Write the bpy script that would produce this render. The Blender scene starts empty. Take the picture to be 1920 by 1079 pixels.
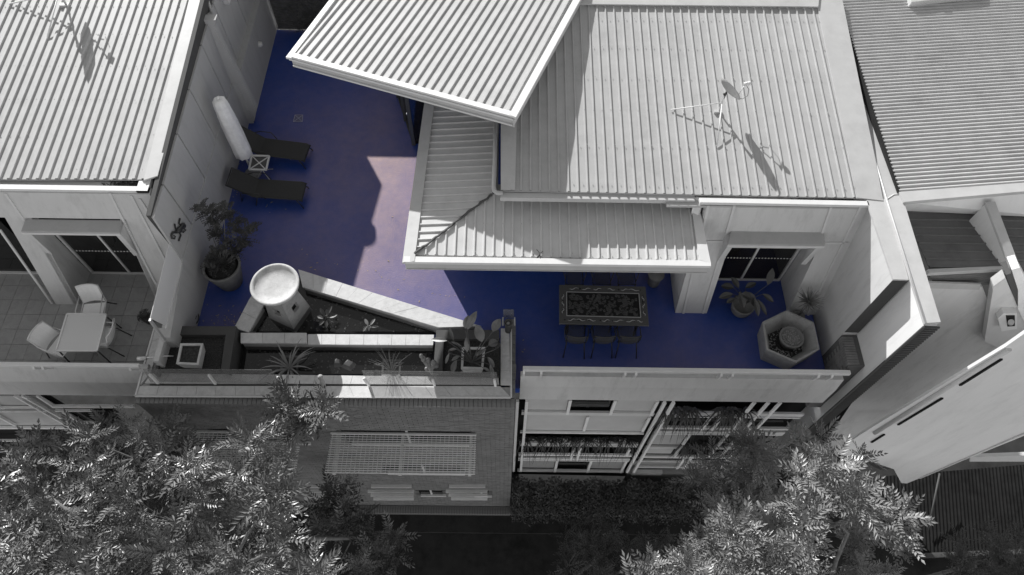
import bpy, bmesh, math, random
from mathutils import Vector, Matrix
random.seed(7)
S = bpy.context.scene
COL = S.collection
# ------------------------------------------------------------------ camera
F = 1346.0; CX = 960.0; CY = 539.5; CAMH = 15.5
def _setup():
    dn = Vector((938-CX, -(1320-CY), -F)).normalized()
    y = Vector((979-CX, -(-1782-CY), -F)).normalized()
    up = -dn
    y = (y-up*y.dot(up)).normalized()
    return Matrix((y.cross(up), y, up))          # rows = world axes in camera coordinates
R = _setup()
CAM = Vector((0, 0, CAMH))
cam = bpy.data.cameras.new('camera'); co = bpy.data.objects.new('camera', cam); COL.objects.link(co)
co.matrix_world = Matrix.Translation(CAM) @ R.to_4x4()
cam.sensor_width = 36; cam.lens = 36*F/1920; cam.clip_start = 0.1; cam.clip_end = 500
S.camera = co
# ------------------------------------------------------------------ light
SUN_AZ, SUN_EL = 27.0, 26.5
w = bpy.data.worlds.new('World'); S.world = w; w.use_nodes = True
nt = w.node_tree; nt.nodes.clear()
sky = nt.nodes.new('ShaderNodeTexSky'); sky.sky_type = 'NISHITA'; sky.sun_disc = False
sky.dust_density = 0.2; sky.sun_elevation = math.radians(SUN_EL); sky.sun_rotation = math.radians(-SUN_AZ)
bw = nt.nodes.new('ShaderNodeRGBToBW')           # the photograph is black and white apart from the deck
bg = nt.nodes.new('ShaderNodeBackground'); bg.inputs[1].default_value = 0.145
ow = nt.nodes.new('ShaderNodeOutputWorld')
nt.links.new(sky.outputs[0], bw.inputs[0]); nt.links.new(bw.outputs[0], bg.inputs[0]); nt.links.new(bg.outputs[0], ow.inputs[0])
sl = bpy.data.lights.new('sun', 'SUN'); sl.energy = 4.0; sl.angle = math.radians(0.5); sl.color = (1, .995, .985)
so = bpy.data.objects.new('sun', sl); COL.objects.link(so)
a, e = math.radians(SUN_AZ), math.radians(SUN_EL)
SD = Vector((math.sin(a)*math.cos(e), -math.cos(a)*math.cos(e), -math.sin(e)))
so.rotation_euler = SD.to_track_quat('-Z', 'Y').to_euler(); so.location = (-8, 15, 12)
S.view_settings.view_transform = 'Standard'; S.view_settings.look = 'None'
S.view_settings.exposure = 0.75; S.view_settings.gamma = 1.0; S.view_settings.use_curve_mapping = False

# ------------------------------------------------------------------ helpers: a point of the photo on a known plane
def ray(px, py): return R @ Vector((px-CX, -(py-CY), -F))
def P(px, py, z=None, y=None, x=None):
    r = ray(px, py)
    if z is not None: t = (z-CAM.z)/r.z
    elif y is not None: t = (y-CAM.y)/r.y
    else: t = (x-CAM.x)/r.x
    return CAM+r*t
def PN(px, py, p0, n):
    r = ray(px, py)
    return CAM+r*((p0-CAM).dot(n)/r.dot(n))
# ------------------------------------------------------------------ materials
MATS = {}
def mat(name, g, rough=.7, var=.12, scale=6, bump=.15, bscale=60, spec=.4, metal=0, spots=0, col=None, streak=False):
    m = bpy.data.materials.new(name); m.use_nodes = True; t = m.node_tree; N = t.nodes; Lk = t.links
    b = N['Principled BSDF']; tc = N.new('ShaderNodeTexCoord')
    c = col or (g, g, g)
    n = N.new('ShaderNodeTexNoise'); n.inputs['Scale'].default_value = scale; n.inputs['Detail'].default_value = 8
    n.inputs['Roughness'].default_value = .65
    mp = N.new('ShaderNodeMapping')
    if streak: mp.inputs['Scale'].default_value = (1, 1, .22)
    Lk.new(tc.outputs['Object'], mp.inputs[0]); Lk.new(mp.outputs[0], n.inputs['Vector'])
    r = N.new('ShaderNodeValToRGB')
    lo = tuple(max(0, x*(1-var)) for x in c)+(1,); hi = tuple(min(1, x*(1+var)) for x in c)+(1,)
    r.color_ramp.elements[0].position = .32; r.color_ramp.elements[1].position = .68
    r.color_ramp.elements[0].color = lo; r.color_ramp.elements[1].color = hi
    Lk.new(n.outputs[0], r.inputs[0]); out = r.outputs[0]
    if spots:
        n2 = N.new('ShaderNodeTexNoise'); n2.inputs['Scale'].default_value = scale*.35; n2.inputs['Detail'].default_value = 10
        n2.inputs['Roughness'].default_value = .75
        Lk.new(tc.outputs['Object'] if not streak else mp.outputs[0], n2.inputs['Vector'])
        if streak: n2.inputs['Scale'].default_value = scale*1.6
        r2 = N.new('ShaderNodeValToRGB'); r2.color_ramp.elements[0].position = .5; r2.color_ramp.elements[1].position = .72
        r2.color_ramp.elements[0].color = (1, 1, 1, 1); k = 1-spots; r2.color_ramp.elements[1].color = (k, k, k, 1)
        Lk.new(n2.outputs[0], r2.inputs[0])
        mx = N.new('ShaderNodeMix'); mx.data_type = 'RGBA'; mx.blend_type = 'MULTIPLY'; mx.inputs[0].default_value = 1
        Lk.new(out, mx.inputs[6]); Lk.new(r2.outputs[0], mx.inputs[7]); out = mx.outputs[2]
    Lk.new(out, b.inputs['Base Color'])
    b.inputs['Roughness'].default_value = rough; b.inputs['Specular IOR Level'].default_value = spec; b.inputs['Metallic'].default_value = metal
    if bump:
        nb = N.new('ShaderNodeTexNoise'); nb.inputs['Scale'].default_value = bscale; nb.inputs['Detail'].default_value = 4
        Lk.new(tc.outputs['Object'], nb.inputs['Vector'])
        bp = N.new('ShaderNodeBump'); bp.inputs['Strength'].default_value = bump; bp.inputs['Distance'].default_value = .01
        Lk.new(nb.outputs[0], bp.inputs['Height']); Lk.new(bp.outputs[0], b.inputs['Normal'])
    MATS[name] = m
    return m
ROOF = mat('roof_metal', .425, .55, .06, 3, .05, 8, .3, spots=.15)
TROOF = mat('tower_roof_metal', .45, .55, .06, 3, .05, 8, .3, spots=.16)
AWN = mat('awning_metal', .56, .55, .06, 3, .05, 8, .3, spots=.14)
FLASH = mat('flashing_metal', .47, .5, .06, 2.5, .05, 8, .3, spots=.12)
WHITE = mat('white_paint', .66, .5, .04, 4, .04, 30, .4, spots=.06)
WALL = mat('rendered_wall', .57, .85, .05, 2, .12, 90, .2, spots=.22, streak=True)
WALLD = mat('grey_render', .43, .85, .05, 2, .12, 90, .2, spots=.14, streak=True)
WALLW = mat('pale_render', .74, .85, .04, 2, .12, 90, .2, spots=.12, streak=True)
TRIM = mat('trim_paint', .60, .6, .05, 4, .04, 30, .35)
FRAMEP = mat('facade_frame_paint', .80, .6, .05, 4, .04, 30, .35)
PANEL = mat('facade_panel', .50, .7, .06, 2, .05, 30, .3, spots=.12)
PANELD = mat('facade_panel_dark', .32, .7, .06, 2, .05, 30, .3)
STONE = mat('coping_stone', .60, .75, .10, 9, .3, 40, .3, spots=.20)
BRICK = mat('grey_brick', .20, .9, .20, 5, .4, 80, .2)
MORTAR = mat('mortar', .13, .95, .1, 20, .3, 90, .1)
TILE = mat('floor_tile', .36, .6, .18, 3, .15, 40, .3, spots=.35)
GROUT = mat('tile_grout', .12, .9, .1, 20, .1, 90, .1)
DARK = mat('dark_interior', .008, .9, .3, 3, 0)
CHAR = mat('charcoal_render', .075, .75, .06, 3, .1, 60, .25)
SOIL = mat('soil', .045, .95, .5, 30, .8, 50, .1)
POND = mat('pond_gravel', .022, .8, .45, 40, .6, 50, .2)
CONC = mat('cast_concrete', .34, .85, .12, 8, .35, 50, .2, spots=.3)
CONCW = mat('pale_concrete', .50, .8, .12, 8, .4, 50, .2, spots=.35)
POTM = mat('stone_pot', .20, .85, .15, 8, .3, 50, .2, spots=.3)
BMET = mat('dark_metal', .035, .45, .15, 10, .05, 30, .5)
FAB = mat('charcoal_sling', .055, .8, .1, 30, .2, 200, .2)
CANV = mat('cream_canvas', .85, .9, .08, 5, .5, 20, .1, spots=.15)
MESHW = mat('white_sling', .85, .8, .04, 30, .1, 150, .2)
ALU = mat('aluminium', .65, .35, .05, 10, .05, 30, .5, metal=.5)
ASPH = mat('asphalt', .034, .9, .25, 2, .4, 60, .2, spots=.7)
PIPE = mat('pvc_pipe', .42, .45, .05, 4, .03, 30, .4)
LITTER = mat('leaf_litter', .06, .9, .6, 40, .5, 60, .1)
DRYLEAF = mat('dry_leaf', .34, .8, .2, 10, .1, 60, .2, col=(.36, .30, .20))
BARK = mat('bark', .17, .9, .25, 12, .5, 40, .1)
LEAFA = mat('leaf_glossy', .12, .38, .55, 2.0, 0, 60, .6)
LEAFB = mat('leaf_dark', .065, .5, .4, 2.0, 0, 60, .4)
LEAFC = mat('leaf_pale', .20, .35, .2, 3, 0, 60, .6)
HEDGEM = mat('hedge_leaf', .07, .6, .5, 3, 0, 60, .3)
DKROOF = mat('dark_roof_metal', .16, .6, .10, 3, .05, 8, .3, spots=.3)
FENCEM = mat('weathered_board', .09, .8, .3, 6, .3, 40, .2)
STEELG = mat('steel_grid', .80, .5, .08, 10, .05, 30, .4)
TABM = mat('mosaic_stone', .085, .5, .2, 40, .15, 120, .4)
INLAY = mat('mosaic_pale_inlay', .40, .5, .15, 40, .1, 120, .4)
MOSD = mat('mosaic_dark', .012, .4, .3, 60, .2, 120, .5)
MOSM = mat('mosaic_petal', .05, .4, .5, 60, .2, 120, .5)
PEB = mat('pebble', .30, .7, .4, 30, .2, 90, .3)

def glass_mat(name, g, alpha, rough=.08):
    m = bpy.data.materials.new(name); m.use_nodes = True; t = m.node_tree; b = t.nodes['Principled BSDF']
    t.nodes.remove(b)
    tr = t.nodes.new('ShaderNodeBsdfTransparent'); tr.inputs[0].default_value = (.9, .9, .9, 1)
    gl = t.nodes.new('ShaderNodeBsdfPrincipled'); gl.inputs['Base Color'].default_value = (g, g, g, 1); gl.inputs['Roughness'].default_value = rough
    gl.inputs['Specular IOR Level'].default_value = .7
    mx = t.nodes.new('ShaderNodeMixShader'); mx.inputs[0].default_value = alpha
    o = t.nodes['Material Output']
    t.links.new(tr.outputs[0], mx.inputs[1]); t.links.new(gl.outputs[0], mx.inputs[2]); t.links.new(mx.outputs[0], o.inputs[0])
    return m
GLASSC = glass_mat('clear_glass', .30, .28)
GLASSF = glass_mat('frosted_glass', .78, .8, .4)
GLASSD = glass_mat('window_glass', .012, .93, .06)
WATER = glass_mat('pond_water', .02, .55, .04)

def floor_mat():
    m = bpy.data.materials.new('blue_deck_coating'); m.use_nodes = True; t = m.node_tree; N = t.nodes; Lk = t.links
    N.remove(N['Principled BSDF']); o = N['Material Output']
    tc = N.new('ShaderNodeTexCoord')
    n = N.new('ShaderNodeTexNoise'); n.inputs['Scale'].default_value = .9; n.inputs['Detail'].default_value = 9; n.inputs['Roughness'].default_value = .7
    Lk.new(tc.outputs['Object'], n.inputs['Vector'])
    r = N.new('ShaderNodeValToRGB'); r.color_ramp.elements[0].position = .3; r.color_ramp.elements[1].position = .7
    r.color_ramp.elements[0].color = (.0, .052, .29, 1); r.color_ramp.elements[1].color = (.004, .064, .35, 1)
    Lk.new(n.outputs[0], r.inputs[0])
    d = N.new('ShaderNodeBsdfDiffuse'); Lk.new(r.outputs[0], d.inputs[0]); d.inputs['Roughness'].default_value = .5
    g = N.new('ShaderNodeBsdfAnisotropic') if hasattr(bpy.types, 'ShaderNodeBsdfAnisotropic') else N.new('ShaderNodeBsdfGlossy')
    g.inputs['Color'].default_value = (1.0, .72, .38, 1); g.inputs['Roughness'].default_value = .50
    nb = N.new('ShaderNodeTexNoise'); nb.inputs['Scale'].default_value = 28; nb.inputs['Detail'].default_value = 5
    Lk.new(tc.outputs['Object'], nb.inputs['Vector'])
    bp = N.new('ShaderNodeBump'); bp.inputs['Strength'].default_value = .4; bp.inputs['Distance'].default_value = .010
    Lk.new(nb.outputs[0], bp.inputs['Height']); Lk.new(bp.outputs[0], g.inputs['Normal']); Lk.new(bp.outputs[0], d.inputs['Normal'])
    mx = N.new('ShaderNodeMixShader'); mr = N.new('ShaderNodeMapRange'); mr.inputs[1].default_value = .3; mr.inputs[2].default_value = .7; mr.inputs[3].default_value = .085; mr.inputs[4].default_value = .135
    n3 = N.new('ShaderNodeTexNoise'); n3.inputs['Scale'].default_value = 2.3; n3.inputs['Detail'].default_value = 10; n3.inputs['Roughness'].default_value = .8
    Lk.new(tc.outputs['Object'], n3.inputs['Vector']); Lk.new(n3.outputs[0], mr.inputs[0]); Lk.new(mr.outputs[0], mx.inputs[0])
    Lk.new(d.outputs[0], mx.inputs[1]); Lk.new(g.outputs[0], mx.inputs[2]); Lk.new(mx.outputs[0], o.inputs[0])
    return m
DECK = floor_mat()

# ------------------------------------------------------------------ mesh helpers
def rootloc(p):
    while p.parent: p = p.parent
    return p.location.copy()
class MB:
    def __init__(s): s.bm = bmesh.new()
    def poly(s, pts):
        vs = [s.bm.verts.new(p) for p in pts]
        try: return s.bm.faces.new(vs)
        except Exception: return None
    def slab(s, pts, d):
        """closed prism: polygon pts extruded by vector d"""
        d = Vector(d); A = [s.bm.verts.new(p) for p in pts]; B = [s.bm.verts.new(Vector(p)+d) for p in pts]; n = len(pts)
        s.bm.faces.new(A); s.bm.faces.new(B[::-1])
        for i in range(n): s.bm.faces.new((A[i], B[i], B[(i+1) % n], A[(i+1) % n]))
        return s
    def box(s, x0, x1, y0, y1, z0, z1):
        return s.slab([(x0, y0, z0), (x1, y0, z0), (x1, y1, z0), (x0, y1, z0)], (0, 0, z1-z0))
    def bar(s, a, b, w, h=None, up=(0, 0, 1)):
        a = Vector(a); b = Vector(b); h = h or w; d = (b-a).normalized(); up = Vector(up)
        if abs(d.dot(up)) > .98: up = Vector((0, 1, 0))
        x = d.cross(up).normalized(); u = x.cross(d)
        return s.slab([a-x*w/2-u*h/2, a+x*w/2-u*h/2, a+x*w/2+u*h/2, a-x*w/2+u*h/2], b-a)
    def tube(s, path, r, n=8, cap=True):
        path = [Vector(p) for p in path]; rings = []; prev = None
        for i, p in enumerate(path):
            d = (path[min(i+1, len(path)-1)]-path[max(i-1, 0)])
            d = d.normalized() if d.length > 1e-9 else Vector((0, 0, 1))
            if prev is None:
                ref = Vector((0, 0, 1)) if abs(d.z) < .9 else Vector((1, 0, 0)); x = d.cross(ref).normalized()
            else: x = (prev-d*prev.dot(d)).normalized()
            prev = x; yv = d.cross(x); rr = r[i] if isinstance(r, (list, tuple)) else r
            rings.append([s.bm.verts.new(p+(x*math.cos(2*math.pi*k/n)+yv*math.sin(2*math.pi*k/n))*rr) for k in range(n)])
        for A, B in zip(rings, rings[1:]):
            for k in range(n): s.bm.faces.new((A[k], A[(k+1) % n], B[(k+1) % n], B[k])).smooth = n > 5
        if cap: s.bm.faces.new(rings[0][::-1]); s.bm.faces.new(rings[-1])
        return s
    def lathe(s, c, prof, n=32, jit=0):
        c = Vector(c); rings = []
        for r, z in prof:
            rings.append([s.bm.verts.new(c+Vector((math.cos(2*math.pi*k/n)*r*(1+random.uniform(-jit, jit)), math.sin(2*math.pi*k/n)*r*(1+random.uniform(-jit, jit)), z))) for k in range(n)])
        for A, B in zip(rings, rings[1:]):
            for k in range(n): s.bm.faces.new((A[k], A[(k+1) % n], B[(k+1) % n], B[k])).smooth = True
        s.bm.faces.new(rings[0][::-1]); s.bm.faces.new(rings[-1])
        return s
    def ball(s, c, r, sub=2, sc=(1, 1, 1), jit=0):
        m = Matrix.Translation(c) @ Matrix.Diagonal((sc[0], sc[1], sc[2], 1))
        v = bmesh.ops.create_icosphere(s.bm, subdivisions=sub, radius=r, matrix=m)['verts']
        for q in v:
            if jit: q.co += Vector((random.uniform(-1, 1), random.uniform(-1, 1), random.uniform(-1, 1)))*r*jit
        if not jit:
            for f in {f for q in v for f in q.link_faces}: f.smooth = True
        return s
    def build(s, name, m, parent=None, kind=None, label=None, cat=None, group=None, bevel=0, local=False, loc=None):
        bmesh.ops.recalc_face_normals(s.bm, faces=s.bm.faces[:])
        if bevel:
            ed = [e_ for e_ in s.bm.edges if len(e_.link_faces) == 2 and e_.calc_face_angle(0) > .6]
            bmesh.ops.bevel(s.bm, geom=ed, offset=bevel, segments=1, affect='EDGES', clamp_overlap=True)
        off = Vector((0, 0, 0))
        if parent is not None:
            if not local: off = rootloc(parent)
        elif not local:
            co_ = [v.co for v in s.bm.verts]
            if loc is None:
                off = Vector(((min(c.x for c in co_)+max(c.x for c in co_))/2, (min(c.y for c in co_)+max(c.y for c in co_))/2, min(c.z for c in co_)))
            else: off = Vector(loc)
        if off.length: bmesh.ops.translate(s.bm, verts=s.bm.verts[:], vec=-off)
        me = bpy.data.meshes.new(name); s.bm.to_mesh(me); s.bm.free(); me.materials.append(m)
        o = bpy.data.objects.new(name, me); COL.objects.link(o)
        if parent is not None: o.parent = parent
        elif not local: o.location = off
        if kind: o['kind'] = kind
        if label: o['label'] = label
        if cat: o['category'] = cat
        if group: o['group'] = group
        return o
def thing(name, label, cat, loc=(0, 0, 0), rz=0, group=None):
    o = bpy.data.objects.new(name, None); COL.objects.link(o); o.location = loc; o.rotation_euler = (0, 0, rz)
    o.empty_display_size = .2
    o['label'] = label; o['category'] = cat
    if group: o['group'] = group
    return o
def clone(root, loc, rz=None, label=None, scale=None):
    """copy of a thing with copies of its parts and sub-parts"""
    r = root.copy(); COL.objects.link(r); r.location = loc
    if rz is not None: r.rotation_euler = (0, 0, rz)
    if scale: r.scale = (scale,)*3
    if label: r['label'] = label
    for ch in list(root.children):
        c = ch.copy(); COL.objects.link(c); c.parent = r
        for g in list(ch.children):
            d = g.copy(); COL.objects.link(d); d.parent = c
    return r
def part(name, me, parent, loc=(0, 0, 0), rot=(0, 0, 0), scale=None):
    o = bpy.data.objects.new(name, me); COL.objects.link(o); o.parent = parent; o.location = loc; o.rotation_euler = rot
    if scale: o.scale = scale
    return o
def mesh_of(mb, name, m):
    bmesh.ops.recalc_face_normals(mb.bm, faces=mb.bm.faces[:])
    me = bpy.data.meshes.new(name); mb.bm.to_mesh(me); mb.bm.free(); me.materials.append(m); return me
def ribbed(name, poly, ribdir, spacing, prof, m, parent, th=.03):
    """sheet with ribs along ribdir, clipped to the convex polygon; prof = [(fraction of spacing, height)]"""
    poly = [Vector(p) for p in poly]; n = (poly[1]-poly[0]).cross(poly[2]-poly[0]).normalized()
    if n.z < 0: n = -n
    u = Vector(ribdir); u = (u-n*u.dot(n)).normalized(); wv = n.cross(u); o = poly[0]
    us = [(p-o).dot(u) for p in poly]; ws = [(p-o).dot(wv) for p in poly]
    k0 = int(math.floor(min(ws)/spacing))-1; k1 = int(math.ceil(max(ws)/spacing))+1
    pts = [((k+f)*spacing, h) for k in range(k0, k1) for f, h in prof]
    bm = bmesh.new(); rows = []
    nu = 2
    for wq, h in pts:
        rows.append([bm.verts.new(o+u*(min(us)-.1+(max(us)-min(us)+.2)*i/(nu-1))+wv*wq+n*h) for i in range(nu)])
    for A, B in zip(rows, rows[1:]):
        for i in range(nu-1): bm.faces.new((A[i], A[i+1], B[i+1], B[i]))
    c = sum(poly, Vector())/len(poly)
    for p, q in zip(poly, poly[1:]+poly[:1]):
        en = (q-p).cross(n).normalized()
        if en.dot(c-p) > 0: en = -en
        bmesh.ops.bisect_plane(bm, geom=bm.verts[:]+bm.edges[:]+bm.faces[:], plane_co=p, plane_no=en, clear_outer=True)
    mb = MB(); mb.bm.free(); mb.bm = bm
    if th:
        mb.slab([p-n*.012 for p in poly], -n*th)
    return mb.build(name, m, parent)
def screws(polypts, rows, parent, pn, m):
    """rows: photo lines along which fixing screws sit; pn maps photo point to the sheet"""
    mb = MB()
    for a_, b_ in rows:
        A, B = pn(*a_), pn(*b_); n = int((B-A).length/.197)
        for i in range(n+1):
            c_ = A.lerp(B, i/max(1, n))+Vector((random.uniform(-.01, .01), random.uniform(-.012, .012), .034))
            mb.box(c_.x-.007, c_.x+.007, c_.y-.007, c_.y+.007, c_.z-.01, c_.z+.006)
    mb.build('screws', m, parent, kind='stuff')
TRIMDEK = [(0, 0), (.52, 0), (.58, .040), (.84, .040), (.92, 0)]
KLIP = [(0, 0), (.78, 0), (.82, .032), (.94, .032), (.98, 0)]
CORR = [(i/6, .011*math.sin(2*math.pi*i/6)) for i in range(6)]
def strip_tiles(name, a0, a1, b0, b1, n, th, m, parent, gap=.006):
    """n pieces between the edge a0-a1 and the edge b0-b1"""
    a0, a1, b0, b1 = map(Vector, (a0, a1, b0, b1)); La = (a1-a0).length
    g = gap/La/2*n if La else 0
    for i in range(n):
        s, t = (i+g)/n, (i+1-g)/n
        dz = Vector((0, 0, random.uniform(-.002, .002)))
        mb = MB(); mb.slab([a0.lerp(a1, s)+dz, a0.lerp(a1, t)+dz, b0.lerp(b1, t)+dz, b0.lerp(b1, s)+dz], (0, 0, -th))
        mb.build(name, m, parent)

# ================================================================== SETTING
GZ = -9.3
MB().box(-60, 60, -40, 60, GZ-.3, GZ).build('ground', ASPH, kind='structure')
# main deck, ends against the pond planters
DX0, DX1 = -7.4, 8.1
mb = MB(); mb.slab([(DX0, 6.2, 0), (7.55, 6.38, 0), (7.55, 18.2, 0), (DX0, 18.2, 0)], (0, 0, -.25)); deck = mb.build('terrace_floor', DECK, kind='structure')
# tiled balcony floor
bf = MB().box(-15.5, -7.62, 6.42, 11.2, -.25, -.012).build('balcony_floor', GROUT, kind='structure')
tm = mesh_of(MB().box(-.196, .196, -.196, .196, -.01, 0), 'floor_tile', TILE)
ty0 = P(60, 745, z=0)
for i in range(20):
    for j in range(10):
        x = -7.85-.40*i; y = 6.66+.40*j
        if x < -15: continue
        part('floor_tile', tm, bf, Vector((x, y, random.uniform(-.0015, .0015)))-bf.location, (random.uniform(-.003, .003), random.uniform(-.003, .003), random.choice((0, math.pi/2, math.pi))))
# street edge
sp = MB().box(-60, 60, 4.9, 5.55, GZ, GZ+.13).build('pavement', ASPH, kind='structure')

# ================================================================== LEFT HOUSE
K = .30; YB = 8.35
FN = Vector((0, -1, K)).normalized(); FP0 = Vector((0, YB, 0))
def FW(px, py): return PN(px, py, FP0, FN)
def fw(x, z): return Vector((x, YB+K*z, z))
lh = thing('town_house', 'pale town house at the left edge with a white ribbed roof and tiled balcony', 'house', (-11.5, 11, 0))
ZL = 3.22
RN = Vector((0, -.10, 1)).normalized()
rp0 = P(100, 335, z=ZL+.06); RNL = Vector((0, -.06, 1)).normalized()
def LR(px, py): return PN(px, py, rp0, RNL)
ribbed('roof_sheet', [LR(-260, 336), LR(274, 337), LR(376, -70), LR(-200, -70)], (0, 1, .06), .203, TRIMDEK, ROOF, lh)
screws(None, [((-100, 318), (268, 320)), ((-100, 253), (290, 255)), ((-100, 188), (305, 190)), ((-100, 125), (322, 127)), ((-100, 66), (338, 67)), ((-100, 10), (350, 11))], lh, LR, WALLD)
mb = MB(); q = [LR(271, 340), LR(297, 332), LR(405, -70), LR(374, -70)]
mb.slab([p+RN*.045 for p in q], -RN*.05); mb.build('barge_flashing', FLASH, lh)
mb = MB(); mb.slab([LR(296, 332)+RN*.04, LR(404, -70)+RN*.04, LR(404, -70)-RN*.2, LR(296, 332)-RN*.2], (-.03, 0, 0)); mb.build('fascia_board', WALLD, lh)
# gutter as a trough
g0 = P(0, 336, z=ZL+.02).y; g1 = P(0, 346, z=ZL+.04).y; g2 = P(0, 354.5, z=ZL+.04).y
gx = P(262, 348, z=ZL).x; gx2 = P(282, 348, z=ZL).x
gut = MB().box(-16, gx2, g2, g0+.05, ZL-.10, ZL-.075).box(-16, gx2, g2, g1, ZL-.1, ZL+.04).box(gx-.02, gx2, g2, g0+.06, ZL-.1, ZL+.045).build('gutter', WHITE, lh)
mb = MB()
for i in range(260):
    x = gx-.05-abs(random.gauss(0, .35)); 
    if x < -16: continue
    y = random.uniform(g1+.01, g0); z = ZL-.05+random.uniform(-.02, .03); d = Vector((random.uniform(-1, 1), random.uniform(-1, 1), random.uniform(-.3, .3))).normalized()*.05
    q = d.cross(Vector((0, 0, 1))).normalized()*.012; c = Vector((x, y, z)); mb.poly([c-d, c+q, c+d, c-q])
mb.build('leaf_litter', LITTER, gut, kind='stuff')
# front wall (leans back as it rises)
def wallpiece(name, pts, m, parent, th=.16):
    return MB().slab(pts, (0, th, 0)).build(name, m, parent)
xA0 = P(105, 570, z=0).x; xA1 = P(149, 570, z=0).x; xB0 = FW(283, 540).x; zt = ZL-.02
xcorner = FW(318, 457).x
ztop = 3.19; zl = FW(130, 410).z
wallpiece('pilaster', [fw(xA0, 0), fw(xA1, 0), fw(xA1, zl), fw(xA0, zl)], WALL, lh, .2)
wallpiece('wall', [fw(-16, zl+.001), fw(xcorner, zl+.001), fw(xcorner, ztop), fw(-16, ztop)], WALL, lh)
wallpiece('wall', [fw(xB0, 0), fw(xcorner, 0), fw(xcorner, zl), fw(xB0, zl)], WALL, lh)
# cover battens along the joints
def batten(a, b, parent, m=TRIM, w_=.05):
    a, b = FW(*a), FW(*b); MB().bar(a+Vector((0, -.012, 0)), b+Vector((0, -.012, 0)), w_, .03, up=FN).build('cover_batten', m, parent)
for a_, b_ in (((10, 362), (46, 413)), ((206, 362), (292, 531)), ((0, 430), (98, 569)), ((262, 372), (325, 470)), ((246, 366), (311, 490))):
    batten(a_, b_, lh)
# reveals, door wall and glass
YD = P(177, 512, z=0).y
MB().slab([fw(xA1, 0)+Vector((-.01, 0, 0)), Vector((xA1-.01, YD, 0)), Vector((xA1-.01, YD, zl)), fw(xA1-.01, zl)], (-.12, 0, 0)).build('reveal', WALL, lh)
MB().slab([fw(xB0, 0)+Vector((.01, 0, 0)), Vector((xB0+.01, YD, 0)), Vector((xB0+.01, YD, zl)), fw(xB0+.01, zl)], (.12, 0, 0)).build('reveal', WALL, lh)
MB().box(-16, xB0+.1, YD+.9, YD+1.0, 0, 2.9).build('rear_wall', DARK, lh)
def door(x0, x1, y, h, parent, mull, tr=None):
    d = MB()
    for xx in (x0+.03, x1-.03): d.box(xx-.03, xx+.03, y-.03, y+.03, 0, h)
    for xx in mull: d.box(xx-.025, xx+.025, y-.035, y+.035, .05, h-.06)
    d.box(x0+.06, x1-.06, y-.028, y+.028, 0, .07).box(x0+.06, x1-.06, y-.028, y+.028, h-.06, h)
    d_ = d.build('sliding_door', TRIM, parent)
    xs = [x0+.06]+list(mull)+[x1-.06]
    for a_, b_ in zip(xs, xs[1:]): MB().box(a_+.02, b_-.02, y-.006, y+.006, .07, h-.06).build('pane', GLASSD, d_)
    if tr:
        b2 = MB().box(x0+.06, x1-.06, y-.03, y-.008, tr, tr+.05); b2.build('rail', TRIM, d_)
    dots = MB()
    k = x0+.12
    while k < x1-.1:
        dots.box(k, k+.035, y-.018, y-.009, 1.02, 1.05); k += .075
    dots.build('safety_dots', WHITE, d_, kind='stuff')
    return d_
door(xA1+.05, xB0, YD, 2.05, lh, [(xA1+xB0)/2+.05], None)
dd = MB().box(-16, xA0-.35, YD-.01, YD+.01, 0, 2.2).build('window', GLASSD, lh)
MB().box(-16, xA0-.4, YD-.06, YD-.015, 0, .06).build('frame', TRIM, dd)
# canopy over the door
def canopy(c, parent, chk=True, m=WALLD):
    """c: photo corners back-left, back-right, front-right, front-left of the top face"""
    zc = FW(c[0][0], c[0][1]).z
    q = [P(px, py, z=zc) for px, py in c]
    cn = MB().slab(q, (0, 0, -.07)).build('door_canopy', m, parent, bevel=.006)
    MB().box(q[3].x, q[2].x, min(q[2].y, q[3].y)-.02, min(q[2].y, q[3].y)-.002, zc-.09, zc-.02).build('edge_trim', WHITE, cn)
    for (bx, fx, s) in ((q[0].x, q[3].x, 1), (q[1].x, q[2].x, -1)):
        yf = q[3].y; zf = (yf-YB)/K
        mb2 = MB(); xi = fx+s*.14
        mb2.slab([Vector((fx+s*.02, yf+.01, zc-.072)), Vector((fx+s*.02, YB+K*(zc-.072)+.02, zc-.072)), Vector((fx+s*.02, YB+K*(zc-1.0)+.02, zc-1.0))], (s*.12, 0, 0))
        mb2.build('cheek', WALL, parent)
    return zc
canopy([(48, 411), (228, 413), (224, 437), (39, 434)], lh)
# side wall towards the terrace: low thick base, panels above
zb = 1.2
sb = MB()
yw0, yw1 = 6.95, 14.3
sb.slab([(-7.62, yw0, -.2), (-7.62, yw0, 1.12), (-7.62, 8.7, 1.45), (-7.62, 8.75, 1.5), (-7.62, yw1, 1.5), (-7.62, yw1, -.2)], (.22, 0, 0)); sb.box(-7.62, -7.27, yw1, 19, -.2, 1.5)
sb.build('side_wall_base', WALLD, lh)
y_edge0 = P(330, 200, z=3.4)
SP0 = Vector((-7.42, 10.6, 1.5)); top_ = P(307, 330, z=3.28); SPd = Vector((top_.x, 0, 3.28))-Vector((SP0.x, 0, 1.5)); SPn = Vector((SPd.z, 0, -SPd.x)).normalized()
def sw(px, py): return PN(px, py, SP0, SPn)
def sws(y, z): 
    t = (z-1.5)/SPd.z; return Vector((SP0.x+SPd.x*t, y, z))
joints = [((307, 338), (356, 415)), ((330, 247), (383, 333)), ((352, 162), (404, 258)), ((374, 83), (417, 167))]
ys = [8.75]
lines = []
for a_, b_ in joints:
    A, B = sw(*a_), sw(*b_); k = (A.y-B.y)/(A.z-B.z); y15 = B.y+k*(1.5-B.z); lines.append((y15, k))
ktyp = sum(l[1] for l in lines)/len(lines)
kk = ktyp
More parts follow.
